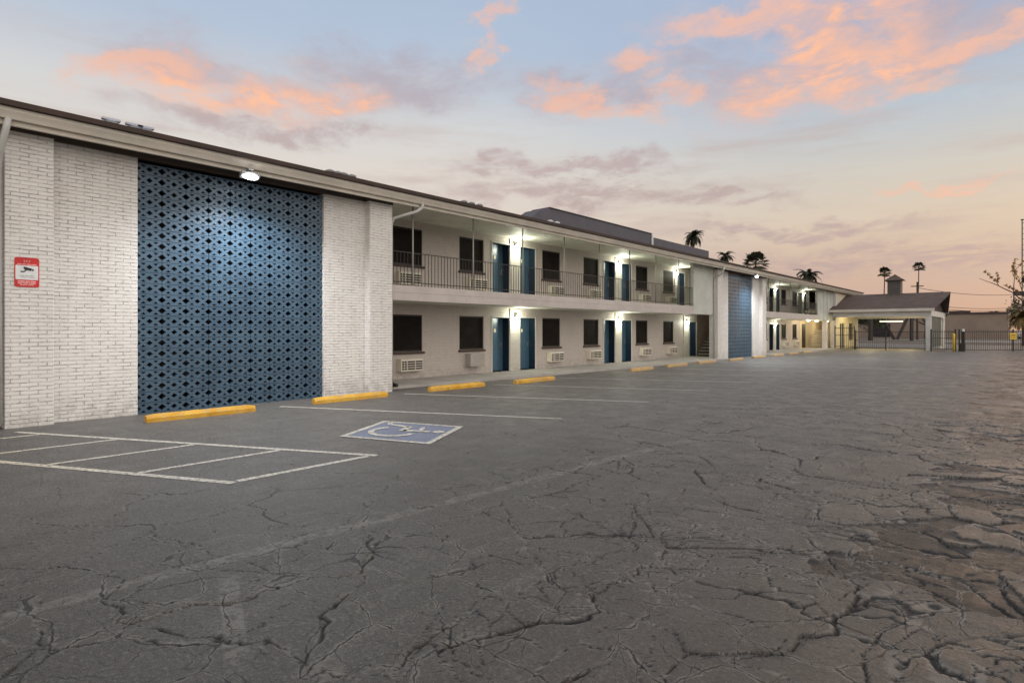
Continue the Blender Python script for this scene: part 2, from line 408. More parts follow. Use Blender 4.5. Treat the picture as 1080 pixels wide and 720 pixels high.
# ------------------------------------------------------------------ ground
g = MB()
for a, b_, c, d in ((-1500,-1500,1500,-39.9), (-1500,81.9,1500,1800), (-1500,-39.9,-59.9,81.9), (25.9,-39.9,1500,81.9)): g.quad((a,b_,-.012), (c,b_,-.012), (c,d,-.012), (a,d,-.012))
struct(g.build('ground', 'dirt'), 'dry brown ground reaching out to the horizon beyond the lot', 'ground')
import numpy as np
def build_lot():
    """the lot is one sheet; the broken part of the drive lane is a fine grid with real plates, steps and gaps"""
    rng = np.random.RandomState(11)
    xs = np.concatenate([np.arange(-7.0, -4.5, .02), np.arange(-4.5, 1.0001, .0105)])
    ys = [.2]
    while ys[-1] < 15.: ys.append(ys[-1] + (.012 if ys[-1] < 4 else .012+.0022*(ys[-1]-4)))
    ys = np.array(ys); nx, ny = len(xs), len(ys)
    X, Y = np.meshgrid(xs, ys); X = X.ravel(); Y = Y.ravel()
    def ss(v, a, b_): t = np.clip((v-a)/(b_-a), 0, 1); return t*t*(3-2*t)
    tabs = {}
    def vn(x, y, seed):
        if seed not in tabs: tabs[seed] = np.random.RandomState(seed).rand(128, 128)
        T = tabs[seed]; xi = np.floor(x).astype(int); yi = np.floor(y).astype(int); fx = x-xi; fy = y-yi
        fx = fx*fx*(3-2*fx); fy = fy*fy*(3-2*fy)
        a = T[xi & 127, yi & 127]; b_ = T[(xi+1) & 127, yi & 127]; c = T[xi & 127, (yi+1) & 127]; d = T[(xi+1) & 127, (yi+1) & 127]
        return (a*(1-fx)+b_*fx)*(1-fy)+(c*(1-fx)+d*fx)*fy
    def fbm(x, y, sc, seed, o=4):
        v = 0; a = .5; t = 0
        for k in range(o): v = v+a*vn(x*sc+k*17.3, y*sc+k*5.1, seed+k); t += a; a *= .55; sc *= 2.03
        return v/t
    def warp(x, y, sc, amp, seed, o=3): return x+(fbm(x, y, sc, seed, o)-.5)*amp*2, y+(fbm(x+31, y+9, sc, seed+50, o)-.5)*amp*2
    WX, WY = warp(X, Y, .9, .40, 100); WX, WY = warp(WX, WY, 5., .07, 200); WX, WY = warp(WX, WY, 22., .018, 300)
    def voro(x, y, size, seed):
        r_ = np.random.RandomState(seed); JX = r_.rand(128, 128)*.9+.05; JY = r_.rand(128, 128)*.9+.05
        x = x/size; y = y/size; xi = np.floor(x).astype(int); yi = np.floor(y).astype(int)
        best = np.full(x.shape, 1e9); bx = np.zeros_like(x); by = np.zeros_like(x); bi = np.zeros(x.shape, int); bj = np.zeros(x.shape, int)
        for i in (-1,0,1):
            for j in (-1,0,1):
                ci = xi+i; cj = yi+j; px = ci+JX[ci & 127, cj & 127]; py = cj+JY[ci & 127, cj & 127]
                d = (px-x)**2+(py-y)**2; m = d < best
                best = np.where(m, d, best); bx = np.where(m, px, bx); by = np.where(m, py, by); bi = np.where(m, ci, bi); bj = np.where(m, cj, bj)
        edge = np.full(x.shape, 1e9); ei = np.zeros(x.shape, int)
        for i in (-2,-1,0,1,2):
            for j in (-2,-1,0,1,2):
                ci = bi+i; cj = bj+j
                if i == 0 and j == 0: continue
                px = ci+JX[ci & 127, cj & 127]; py = cj+JY[ci & 127, cj & 127]
                dx_ = px-bx; dy_ = py-by; L = np.sqrt(dx_*dx_+dy_*dy_)
                e = ((px+bx)/2-x)*dx_/L+((py+by)/2-y)*dy_/L
                m = e < edge; edge = np.where(m, e, edge); ei = np.where(m, (ci*7+cj*13+bi*7+bj*13), ei)
        R1 = np.random.RandomState(seed+1).rand(5, 128, 128)
        k = R1[:, bi & 127, bj & 127]; er = np.random.RandomState(seed+2).rand(997)[ei % 997]
        return edge*size, k, (x-bx)*size, (y-by)*size, er
    fade = ss(X, -7., -6.6)*ss(Y, .2, .5)*(1-ss(Y, 12.5, 15.))
    lane = ss(X+(fbm(X, Y, .35, 400)-.5)*3, -5.6, -3.6)
    right = ss(X+(fbm(X, Y, .6, 410)-.5)*2.4, -1.9, .1)
    H = np.zeros_like(X); gro = np.zeros_like(X); brk = np.zeros_like(X); rim = np.zeros_like(X)
    e1_, k1, rx1, ry1, er1 = voro(WX, WY, .92, 500)
    e2_, k2, rx2, ry2, er2 = voro(WX+3.3, WY+1.7, .46, 600)
    e3_, k3, rx3, ry3, er3 = voro(WX+8.1, WY+2.9, .19, 700)
    pr2 = ss(fbm(X, Y, .7, 420), .36, .52)*lane; pr3 = np.maximum(ss(fbm(X, Y, .9, 430), .55, .66)*lane, right*ss(fbm(X, Y, 1.3, 440), .50, .62))
    wn_ = fbm(X, Y, 2.6, 450); big_ = ss(fbm(X, Y, 1.7, 460), .58, .70)
    def groove(e, pres, w, er, need):
        pres = pres*ss(er, need, need+.12)
        wd = w*pres*(.45+1.0*ss(wn_, .35, .65)+2.0*big_)
        g_ = (1-ss(e, wd*.35, wd+.002))*(wd > .0010)
        r_ = (1-ss(e, wd, wd+.018))*(1-g_)*pres*ss(fbm(X, Y, 4.5, 470), .42, .58)
        return g_, r_
    for e, pr, w_, er, need, dep in ((e1_, np.maximum(lane, .5), .0066, er1, .04, .022), (e2_, pr2, .0048, er2, .12, .016), (e3_, pr3, .0034, er3, .22, .010)):
        g_, r_ = groove(e, pr, w_, er, need); H -= dep*g_*.8; gro = np.maximum(gro, g_); rim = np.maximum(rim, r_)
    H += ((k1[0]-.5)*.007+(k1[1]-.5)*rx1*.028+(k1[2]-.5)*ry1*.028)*lane
    H += ((k2[0]-.5)*.009+(k2[1]-.5)*rx2*.05+(k2[2]-.5)*ry2*.05)*pr2*(.3+.3*right)
    H -= .004*(1-ss(e1_, 0, .05))*lane+.002*(1-ss(e2_, 0, .03))*pr2
    # broken-out plates in the outer strip: the surface layer is gone and dark base shows
    lev = k2[3]*.55+k3[3]*.12+fbm(X, Y, .8, 480)*.55+fbm(X, Y, 5.5, 485)*.08+(right-1)*.62
    brk = ss(lev, .640, .652)
    H -= brk*(.012+.012*(fbm(X, Y, 7, 490)-.5)); rim = np.maximum(rim, ss(lev, .615, .638)*(1-brk)*.7)
    H += (fbm(X, Y, .45, 495, 3)-.5)*.05*lane+(fbm(X, Y, 3.2, 496, 4)-.5)*.012*lane+(fbm(X, Y, 16, 497, 3)-.5)*.004
    H = H*fade
    V = np.stack([X, Y, H], 1)
    idx = np.arange(nx*ny).reshape(ny, nx)
    Q = np.stack([idx[:-1,:-1], idx[:-1,1:], idx[1:,1:], idx[1:,:-1]], -1).reshape(-1, 4)
    x0, x1, y0, y1 = xs[0], xs[-1], ys[0], ys[-1]; n0 = len(V)
    ex = np.array([(-60,-40,0),(26,-40,0),(26,y0,0),(-60,y0,0),(-60,y1,0),(26,y1,0),(26,82,0),(-60,82,0),(x0,y0,0),(x0,y1,0),(x1,y0,0),(x1,y1,0)], float)
    V = np.concatenate([V, ex]); Q = np.concatenate([Q, n0+np.array([(0,1,2,3),(4,5,6,7),(3,8,9,4),(10,2,5,11)])])
    me = bpy.data.meshes.new('parking_lot')
    me.vertices.add(len(V)); me.vertices.foreach_set('co', V.ravel().astype(np.float32))
    me.loops.add(Q.size); me.loops.foreach_set('vertex_index', Q.ravel().astype(np.int32))
    me.polygons.add(len(Q)); me.polygons.foreach_set('loop_start', np.arange(0, Q.size, 4).astype(np.int32))
    me.update(calc_edges=True)
    me.polygons.foreach_set('use_smooth', np.ones(len(Q), bool))
    for nm, arr in (('gap', gro*fade), ('broken', brk*fade), ('worn_edge', rim*fade), ('relief', fade)):
        at_ = me.attributes.new(nm, 'FLOAT', 'POINT'); at_.data.foreach_set('value', np.concatenate([arr, np.zeros(12)]).astype(np.float32))
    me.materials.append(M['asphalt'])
    o = bpy.data.objects.new('parking_lot', me); COL.objects.link(o); return o
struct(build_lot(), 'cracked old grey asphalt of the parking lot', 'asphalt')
g = MB(); g.box(-300,300,96,118,-.2,.02)
struct(g.build('road', 'road'), 'pale street beyond the iron fence', 'road')
g = MB(); g.box(-300,300,92.6,95.9,-.2,.12,.02)
struct(g.build('pavement', 'sidewalk'), 'pale kerbed pavement along the street beyond the fence', 'pavement')

def mark(name, pts, mat, z, label):
    g = MB(); g.quad(*[(a, b_, z) for a, b_ in pts]); o = g.build(name, mat)
    return tag(o, label, 'road marking', None, 'structure')
def stripe(p, q, w, mat, label, z=.004):
    p, q = Vector(p), Vector(q); d = (q-p).normalized(); n = Vector((-d.y, d.x))*w/2
    return mark('painted_line', [(p-n)[:], (q-n)[:], (q+n)[:], (p+n)[:]], mat, z, label)
# hatched access aisle at lower left
stripe((-12.25,1.74), (-6.42,4.56), .10, 'line', 'upper border line of the hatched access aisle beside the brick pier')
stripe((-12.2,.02), (-6.42,2.72), .10, 'line', 'lower border line of the hatched access aisle')
stripe((-6.47,2.78), (-6.47,4.46), .10, 'line', 'end line closing the hatched access aisle')
for hx, lab in ((-11.7,'hatch line of the aisle nearest the brick pier'), (-10.3,'second hatch line of the aisle from the pier'), (-9.0,'third hatch line of the aisle from the pier'), (-7.7,'hatch line of the aisle nearest its closed end')):
    ya = .02+(hx+12.2)*.467+.06; yb = 1.74+(hx+12.25)*.4837-.06
    stripe((hx, ya), (hx, yb), .09, 'line', lab)
# slanted stall lines
y = 6.10; k = 0
names = ['stall line between the blue screen and the accessible symbol', 'stall line starting by the near brick pier', 'stall line beside the first stop past the pier', 'stall line across from the first blue doors']
while y < 50:
    if not 32 < y < 33:
        stripe((-12.1, y), (-6.5, y+2.62), .09, 'line' if k < 1 else 'line_faded', names[k] if k < 4 else 'faded slanted stall line number %d from the near end' % (k+1))
    y += 3.36; k += 1
stripe((-6.5,29.0), (-3.2,29.4), .12, 'line_faded', 'short white line in the drive lane')
stripe((-6.57,38.3), (-.2,35.9), .12, 'line_faded', 'long white line across the drive lane near the gate')
# accessible parking symbol
P0 = Vector((-8.75,6.37)); e1 = Vector((1.53,.53)).normalized(); e2 = Vector((e1.y,-e1.x))      # e1 = away from the wall (foot of the symbol), e2 = towards the camera
S = 1.52
E1, E2 = Vector((1.53,.53)), Vector((.76,-1.39))
def sy(u, v): q = P0 + E1*u + E2*v; return (q.x, q.y)
mark('accessible_symbol_field', [sy(.055,.055), sy(.945,.055), sy(.945,.945), sy(.055,.945)], 'blue_mark', .004, 'faded blue square of the accessible parking symbol')
g = MB()
for a, b_, c, d in ((0,0,1,.06), (0,.94,1,1), (0,.06,.06,.94), (.94,.06,1,.94)):
    g.quad(*[sy(*t)+(.008,) for t in ((a,b_),(c,b_),(c,d),(a,d))])
tag(g.build('accessible_symbol_border', 'line'), 'white border of the blue accessible parking square', 'road marking', None, 'structure')
g = MB()
def seg(p, q, w):
    p, q = Vector(p), Vector(q); d = (q-p).normalized(); n = Vector((-d.y, d.x))*w/2
    g.quad(*[sy(*t)+(.012,) for t in ((p-n)[:], (q-n)[:], (q+n)[:], (p+n)[:])])
def arc(c, r, a0, a1, w, n=18):
    for i in range(n):
        t0 = R(a0+(a1-a0)*i/n); t1 = R(a0+(a1-a0)*(i+1)/n)
        g.quad(*[sy(c[0]+rr*math.cos(t), c[1]+rr*math.sin(t))+(.012,) for rr, t in ((r-w/2,t0),(r+w/2,t0),(r+w/2,t1),(r-w/2,t1))])
arc((.86,.41), .034, 0, 360, .064)                    # head
seg((.77,.43), (.47,.47), .085)                       # back
seg((.65,.42), (.61,.23), .05)                        # arm
seg((.47,.50), (.45,.25), .08)                        # thigh
seg((.46,.27), (.19,.20), .07)                        # shin
seg((.19,.22), (.14,.10), .055)                       # foot
arc((.40,.57), .235, 5, 232, .065)                    # wheel
tag(g.build('accessible_symbol', 'line'), 'worn white wheelchair figure on the blue square', 'road marking', None, 'structure')

# loose stones on the broken strip
g = MB()
for i in range(1500):
    sx_, sy_ = -abs(random.gauss(0, 1.3))+.4, 1.0+random.random()**1.6*17
    r_ = random.uniform(.003, .008)*(1.8 if random.random() < .05 else 1.)
    c_ = Vector((sx_, sy_, r_*.5))
    vs = [g.bm.verts.new(c_+Vector((r_*math.cos(a_)*random.uniform(.7,1.2), r_*math.sin(a_)*random.uniform(.7,1.2), -r_*.5))) for a_ in (0,1.26,2.5,3.8,5.0)]
    tp = g.bm.verts.new(c_+Vector((random.uniform(-.3,.3)*r_, random.uniform(-.3,.3)*r_, r_*.7)))
    for k in range(5): g.bm.faces.new((vs[k], vs[(k+1)%5], tp))
tag(g.build('loose_gravel', 'stone'), 'loose stone chips scattered over the broken asphalt strip', 'gravel', None, 'stuff')

# walkways
g = MB(); g.prism([(-15.4,9.0), (-13.30,9.0), (-12.45,31.4), (-12.45,31.42), (-15.4,31.42)], 'z', -.05, .08)
struct(g.build('walkway', 'concrete'), 'raised concrete walkway below the balcony of the near wing', 'walkway')
g = MB(); g.prism([(-15.4,31.42), (-13.1,31.42), (-13.1,39.4), (-12.5,39.45), (-12.4,57.4), (-15.4,57.4)], 'z', -.05, .079)
struct(g.build('walkway', 'concrete'), 'raised concrete walkway below the balcony of the far wing', 'walkway')

# ------------------------------------------------------------------ the motel
motel = empty('motel_building', (-15,30,0), 'long two storey white brick motel with blue block screens and balcony', 'motel')
def wall_open(mb, xf, xb, y0, y1, z0, z1, ops):
    ys = sorted({y0, y1} | {v for o in ops for v in o[:2] if y0 < v < y1})
    for a, b_ in zip(ys, ys[1:]):
        zs = [(o[2], o[3]) for o in ops if o[0] < (a+b_)/2 < o[1]]
        zs.sort(); z = z0
        for p, q in zs:
            if p > z+1e-4: mb.box(xb, xf, a, b_, z, p)
            z = q
        if z < z1-1e-4: mb.box(xb, xf, a, b_, z, z1)
XW = -15.0
F2 = 2.88                                           # upper floor level
cen1 = [17.08, 24.73, 32.38]; cen2 = [48.1, 55.75]
wins, doors = [], []                                 # (y0, y1, floor)
def add_unit(c, upper, left=True, right=True, dl=True, dr=True):
    z = F2 if upper else .08
    if left: wins.append((c-2.95, c-1.73, z))
    if right: wins.append((c+1.73, c+2.95, z))
    if dl: doors.append((c-1.27, c-.33, z))
    if dr: doors.append((c+.32, c+1.26, z))
wins += [(11.25, 12.45, .08), (11.25, 12.45, F2)]
for up in (False, True):
    add_unit(17.08, up); add_unit(24.73, up)
    add_unit(32.38, up, True, False, up, True)
    add_unit(48.1, up, True, True)
add_unit(55.75, True, True, False)
wins.append((52.8, 54.02, .08))
ops_lo, ops_hi = [], []
for a, b_, z in wins: (ops_hi if z > 1 else ops_lo).append((a, b_, z+.87, z+2.07))
for a, b_, z in doors: (ops_hi if z > 1 else ops_lo).append((a, b_, z, z+2.05))
mb = MB(); wall_open(mb, XW, XW-.40, 9.2, 33.76, -.05, 2.55, ops_lo); wall_open(mb, XW, XW-.40, 9.2, 33.76, 2.56, 5.35, ops_hi)
mb.build('wall', 'room_wall', motel)
mb = MB(); wall_open(mb, XW, XW-.40, 39.0, 55.0, -.05, 2.55, ops_lo); wall_open(mb, XW, XW-.40, 39.0, 57.6, 2.56, 5.35, ops_hi)
mb.build('wall', 'room_wall', motel)
# dark rooms behind the openings
mb = MB(); mb.box(-22,-15.45,9.2,33.7,-.05,5.3); mb.box(-22,-15.45,39.0,57.6,-.05,5.3)
mb.build('core', 'brown_wall', motel)
# pilasters between the doors carry the lamps
def pil(a, b_, z0, z1):
    mb = MB(); mb.box(XW-.05, XW+.045, a, b_, z0, z1, .006); mb.build('pilaster', 'pilaster', motel)
for c in cen1[:2]+cen2[:1]: pil(c-.31, c+.29, .08, 2.47); pil(c-.31, c+.29, F2, 5.19)
pil(31.9, 32.62, .08, 2.47); pil(30.75, 31.06, F2, 5.19); pil(55.45, 56.05, F2, 5.19)
# windows
def make_window():
    f = MB()
    for a in ((0,.05,0,1.2), (1.17,1.22,0,1.2), (.05,1.17,0,.05), (.05,1.17,1.15,1.2)):
        f.box(-.09,-.02,a[0],a[1],a[2],a[3],.004)
    w = f.build('window', 'win_frame', motel, at_world=False)
    p = MB(); p.box(-.07,-.045,.051,1.169,.051,1.149); p.build('pane', 'screen_pane', w, at_world=False)
    s_ = MB(); s_.box(-.085,.075,-.05,1.27,-.075,-.003,.008); s_.build('sill', 'sill', w, at_world=False)
    return w
def wl(x, y, z): return Vector((x, y, z)) - motel.location
w0 = make_window()
for i, (a, b_, z) in enumerate(wins):
    w = w0 if i == 0 else copy_tree(w0)
    w.location = wl(XW, a, z+.87)
# doors, set back in deep navy jambs
def make_door():
    d = MB(); d.box(-.36,-.31,.015,.925,.01,2.035,.003)
    for a in ((.10,.42,.18,.62), (.52,.84,.18,.62)): pass
    o = d.build('door', 'navy', motel, at_world=False)
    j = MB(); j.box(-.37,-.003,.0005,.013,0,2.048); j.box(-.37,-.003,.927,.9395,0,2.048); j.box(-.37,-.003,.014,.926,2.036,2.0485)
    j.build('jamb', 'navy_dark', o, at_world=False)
    t = MB()
    t.box(-.005,.02,-.055,-.0005,0,2.10,.004); t.box(-.005,.02,.9405,.995,0,2.10,.004); t.box(-.005,.02,.0,.94,2.051,2.10,.004)
    t.build('door_frame', 'trim', o, at_world=False)
    h = MB(); h.box(-.309,-.300,.845,.895,.90,1.10,.003); h.tube([(-.30,.87,1.0),(-.25,.87,1.0)], .012, 8); h.tube([(-.25,.885,1.0),(-.25,.76,1.0)], .011, 8); h.cyl((-.302,.87,1.15), .0001, .0001, 6)
    h.build('handle', 'chrome', o, at_world=False)
    q = MB(); q.prism([(.46+.055*math.cos(t*math.pi/8), 1.55+.075*math.sin(t*math.pi/8)) for t in range(16)], 'x', -.309, -.297)
    q.build('plaque', 'plaque', o, at_world=False)
    return o
d0 = make_door()
for i, (a, b_, z) in enumerate(doors):
    d = d0 if i == 0 else copy_tree(d0)
    d.location = wl(XW, a, z)

# piers and recessed brick flanking the two block screens
PX, RX = -12.76, -12.97
def screen_unit(y0, first):
    a = [y0, y0+.66, y0+2.0, y0+6.0, y0+7.19, y0+7.91]
    mb = MB(); mb.box(-15.2 if first else -13.25, PX, a[0], a[1], -.05, 5.17, .012, 2); mb.build('pier', 'white_brick', motel)
    mb = MB(); mb.box(-15.2, PX, a[4], a[5], -.05, 5.17, .012, 2); mb.build('pier', 'white_brick', motel)
    mb = MB(); mb.box(-13.25, RX, a[1]-.01, a[2], -.05, 5.15); mb.build('recessed_wall', 'white_brick', motel)
    mb = MB(); mb.box(-13.25, RX, a[3], a[4]+.01, -.05, 5.15); mb.build('recessed_wall', 'white_brick', motel)
    # soffit boards over the unit, lower than the walkway ceiling
    mb = MB(); mb.box(-15.2, -12.55, y0-.0, a[5], 5.175, 5.20); mb.build('soffit', 'dark_board', motel)
    mb = MB()
    for p, q in ((a[0]-.012,a[1]+.012), (a[4]-.012,a[5]+.012)): mb.box(PX-.2, PX+.022, p, q, 4.99, 5.172, .004)
    mb.box(RX-.2, RX+.022, a[1]+.013, a[4]-.013, 5.00, 5.172, .004)
    mb.build('trim_board', 'dark_board', motel)
    # breeze block screen: 9 x 23 pierced blocks
    W, Hh, T = (a[3]-a[2])/9., 4.93/23., .10
    tmpl = block_faces(W, Hh, .0038)
    mb = MB()
    for r in range(23):
        for c in range(9):
            oy, oz = a[2]+c*W, r*Hh
            jx = random.uniform(-.004, .004)
            xa, xb = RX-.06-T+jx, RX-.06+jx
            vf = {}
            def vv(i, back):
                key = (i, back)
                if key not in vf: vf[key] = mb.bm.verts.new((xa if back else xb, oy+tmpl[0][i][0], oz+tmpl[0][i][1]))
                return vf[key]
            ed = {}
            for t in tmpl[1]:
                mb.bm.faces.new([vv(i, 0) for i in t]); mb.bm.faces.new([vv(i, 1) for i in reversed(t)])
                for p, q in zip(t, t[1:]+t[:1]): ed[(p, q)] = ed.get((p, q), 0)+1
            for (p, q) in ed:
                if (q, p) not in ed: mb.bm.faces.new((vv(q,0), vv(p,0), vv(p,1), vv(q,1)))
    mb.build('breeze_block_screen', 'block', motel)
    # the lobby behind the screen: floor slab, landing, back wall
    mb = MB(); mb.box(-17.2,-17.0,y0+.6 if first else y0+4.8,a[5]-.2,-.05,5.17)
    if first: mb.box(-17.0,-15.2,y0+.5,y0+.62,-.05,5.17); mb.box(-17.0,-15.2,a[5]-.3,a[5]-.18,-.05,5.17)
    mb.build('lobby_wall', 'brown_wall', motel)
    mb = MB(); mb.box(-17.0,-13.4,y0+(.7 if first else 4.9),a[5]-.4,2.5,2.86); mb.build('landing', 'slab', motel)
def block_faces(W, Hh, gp):
    """front of one block: rails above and below, a lattice of crossing diagonals between; solved as a fine triangle grid with holes cut out"""
    w, h = W-2*gp, Hh-2*gp
    hw = .019                                                     # half width of a diagonal bar
    zt = .062; zc = h/2                                           # half height of the lattice zone
    polys = []
    V = []
    outer = [(gp, gp), (gp+w, gp), (gp+w, gp+h), (gp, gp+h)]
    holes = []
    cx = gp+w/2
    def dia(c, a, b_): return [(c-a, zc+gp), (c, zc+gp-b_), (c+a, zc+gp), (c, zc+gp+b_)]
    holes.append(dia(cx, .058, .050))
    for s_ in (0, 1):
        e = gp if s_ == 0 else gp+w; k = 1 if s_ == 0 else -1
        # open half diamond at each end (meets its neighbour across the joint)
        outer_notch = (e, k)
        for top in (1, -1):
            xm = gp+w*(.25 if s_ == 0 else .75)
            tri = [(xm-.046, zc+gp+top*.078), (xm+.046, zc+gp+top*.078), (xm, zc+gp+top*.034)]
            holes.append(tri)
    nb = .071; nh = .060
    op = [(gp, gp), (gp+w, gp), (gp+w, gp+zc-nh), (gp+w-nb, gp+zc), (gp+w, gp+zc+nh), (gp+w, gp+h), (gp, gp+h), (gp, gp+zc+nh), (gp+nb, gp+zc), (gp, gp+zc-nh)]
    verts = [Vector(p) for p in op]; edges = [(i, (i+1) % len(op)) for i in range(len(op))]
    for hl in holes:
        st = len(verts); verts += [Vector(p) for p in hl]; edges += [(st+i, st+(i+1) % len(hl)) for i in range(len(hl))]
    cv, ce, cf, _, _, _ = geometry.delaunay_2d_cdt(verts, edges, [], 0, 1e-6)
    def inside(pt, poly):
        r = False; n = len(poly)
        for i in range(n):
            (x1, y1), (x2, y2) = poly[i], poly[(i+1) % n]
            if (y1 > pt[1]) != (y2 > pt[1]) and pt[0] < (x2-x1)*(pt[1]-y1)/(y2-y1)+x1: r = not r
        return r
    fs = []
    for f in cf:
        c = sum((cv[i] for i in f), Vector((0, 0)))/len(f)
        if inside(c, op) and not any(inside(c, hl) for hl in holes):
            f = list(f)
            a, b_, d = cv[f[0]], cv[f[1]], cv[f[2]]
            if (b_-a).cross(d-a) < 0: f.reverse()
            fs.append(f)
    return [tuple(v) for v in cv], fs
screen_unit(1.66, True)
screen_unit(31.42, False)
# wall left of the first pier, out of frame but for a sliver
mb = MB(); mb.box(-15.4,-15.0,-22,1.67,-.05,5.35); mb.build('wall', 'brown_wall', motel)
mb = MB(); mb.box(-15.2,-13.0,-22,1.64,2.49,F2,.01); mb.build('balcony_slab', 'slab', motel)
# stair bay between near wing and second screen
mb = MB(); mb.box(-13.18,-12.99,28.85,31.43,2.48,5.19,.01); mb.build('upper_panel', 'green_wall', motel)
mb = MB(); mb.box(-15.4,-15.02,33.77,36.0,-.05,5.3); mb.build('passage_wall', 'brown_wall', motel)
mb = MB(); mb.box(-15.4,-13.3,36.01,36.2,-.05,5.3); mb.build('passage_wall', 'red_wall', motel)
mb = MB()
for i in range(9): mb.box(-14.9,-13.6,33.9+.26*i-.26,33.9+.26*i+.04,.20+.18*i,.25+.18*i,.004)
st_ = mb.build('staircase', 'curb_dark', motel)
mb = MB(); mb.tube([(-13.55,33.4,.08),(-13.55,33.4,1.15),(-13.55,35.9,2.8)], .022, 6); mb.tube([(-13.55,33.6,.20),(-13.55,35.9,1.80)], .04, 6)
mb.build('handrail', 'rail', st_)
mb = MB(); mb.tube([(-13.9,33.15,.08),(-13.9,33.15,2.48)], .045, 8); mb.build('stair_post', 'red_wall', motel)
# balcony slabs with a fascia seam
def slab(y0, y1):
    mb = MB(); mb.box(-15.0,-13.03,y0,y1,2.50,F2); mb.build('balcony_slab', 'soffit', motel)
    mb = MB(); mb.box(-13.03,-12.985,y0,y1,2.47,2.69,.005); mb.box(-13.03,-13.0,y0,y1,2.694,F2+.012,.005); mb.build('balcony_fascia', 'slab', motel)
slab(9.575, 28.84); slab(39.34, 52.6)
# railings
def railing(y0, y1, posts):
    mb = MB()
    for z in (F2+.94, F2+.10): mb.box(-13.085,-13.055,y0,y1,z,z+.022)
    n = int((y1-y0)/.125)
    for i in range(n+1):
        yy = y0+(y1-y0)*i/n; mb.box(-13.077,-13.063,yy-.006,yy+.006,F2+.02,F2+.94)
    r = mb.build('balcony_railing', 'rail', motel)
    for p in posts:
        q = MB(); q.tube([(-13.045,p,F2+.013),(-13.045,p,5.2)], .022, 8); q.box(-13.09,-13.02,p-.05,p+.05,F2+.013,F2+.025); q.box(-13.09,-13.0,p-.05,p+.05,5.18,5.2)
        q.build('balcony_post', 'post', motel, True)
railing(9.58, 28.84, [10.49+2.395*i for i in range(8)])
railing(39.35, 52.6, [40.6+2.395*i for i in range(5)])
# wing end: panel over the lit passage, corner, side front under the carport
mb = MB(); mb.box(-13.18,-12.99,52.6,57.55,2.48,5.19,.01); mb.build('upper_panel', 'green_wall', motel)
for yy in (54.4, 55.6, 56.8): mb = MB(); mb.box(-12.985,-12.955,yy,yy+.05,2.5,5.0); mb.build('batten', 'trim', motel)
mb = MB(); mb.box(-13.2,PX,57.55,58.15,-.05,5.17,.012); mb.build('pier', 'carport_white', motel)
mb = MB(); wall_open(mb, PX, PX-.3, 58.16, 66.5, -.05, 5.17, [(59.0,61.0,.0,2.3), (62.6,64.4,.7,2.3)]); mb.build('side_wall', 'cream_wall', motel)
gl = MB(); gl.box(PX-.16,PX-.10,59.05,60.95,.02,2.25)
gd = gl.build('glass_door', 'glass_dark', motel)
mb = MB()
for a in (59.0,59.96,60.94): mb.box(PX-.18,PX-.05,a,a+.06,.0,2.29)
mb.box(PX-.18,PX-.05,59.07,59.95,2.23,2.292); mb.build('door_frame', 'trim', gd)
gl = MB(); gl.box(PX-.16,PX-.10,62.62,64.38,.72,2.28); gl.build('window', 'glass_dark', motel)
mb = MB(); mb.box(-15.3,-15.02,55.1,66.5,-.05,2.49); mb.box(-15.0,-13.2,62.3,62.5,-.05,2.49); mb.build('passage_wall', 'cream_wall', motel)
mb = MB(); mb.box(-15.0,-13.2,52.6,66.5,2.50,2.86); mb.build('passage_ceiling', 'soffit', motel)
mb = MB(); mb.box(-15.01,-14.98,55.6,56.6,.08,2.2); mb.build('passage_door', 'win_frame', motel)
mb = MB(); mb.box(-13.3,-12.98,55.2,55.75,.05,2.47,.01); mb.build('passage_column', 'carport_white', motel)
mb = MB()
for i in range(9): mb.box(-14.6,-13.3,56.4+.2*i,56.72+.2*i,.2+.18*i,.25+.18*i,.004)
sb = mb.build('staircase', 'trim', motel)
# roof: soffit ceiling, fascia, gutter, shingle edge, low roof deck
mb = MB()
for a, b_ in ((-22,1.66),(9.57,31.42),(39.33,66.4)): mb.box(-15.4,-12.5,a,b_,5.2,5.23)
mb.build('soffit', 'soffit', motel)
mb = MB(); mb.box(-12.5,-12.44,-22,66.4,4.99,5.26,.004); mb.build('fascia', 'fascia', motel)
mb = MB(); gp = [(-12.437,5.075),(-12.36,5.075),(-12.335,5.13),(-12.30,5.19),(-12.30,5.25),(-12.437,5.25)]
mb.prism(gp, 'y', -22, 66.4); mb.build('gutter', 'gutter', motel)
mb = MB(); mb.prism([(-12.22,5.255),(-12.22,5.345),(-18.0,5.86),(-23.5,5.4),(-23.5,5.255)], 'y', -22.1, 66.5); mb.build('roof', 'shingle', motel)
mb = MB(); mb.box(-23.4,-23.1,-22,66.4,-.05,5.25); mb.box(-23.1,-15.45,66.1,66.4,-.05,5.25); mb.box(-23.1,-15.4,-22,-21.7,-.05,5.25); mb.build('rear_wall', 'room_wall', motel)
# downspouts
mb = MB(); mb.tube([(-12.38,10.3,5.12),(-12.38,10.27,4.98),(-12.45,10.15,4.87),(-12.6,9.85,4.75),(-12.78,9.64,4.66),(-12.9,9.63,4.5),(-12.9,9.63,.12)], .045, 8)
mb.build('downspout', 'spout', motel, True)
mb = MB(); mb.cyl((-12.40,31.3,4.86), .05, .2, 10, .11); mb.tube([(-12.4,31.3,4.9),(-12.5,31.3,4.7),(-12.9,31.34,4.5),(-12.93,31.34,4.3),(-12.93,31.34,.1)], .05, 8)
mb.build('downspout', 'spout', motel, True)
mb = MB(); mb.tube([(-12.38,1.66,5.08),(-12.4,1.63,4.9),(-12.6,1.58,4.55),(-12.72,1.57,4.35),(-12.72,1.57,.1)], .05, 8)
mb.build('downspout', 'spout', motel, True)

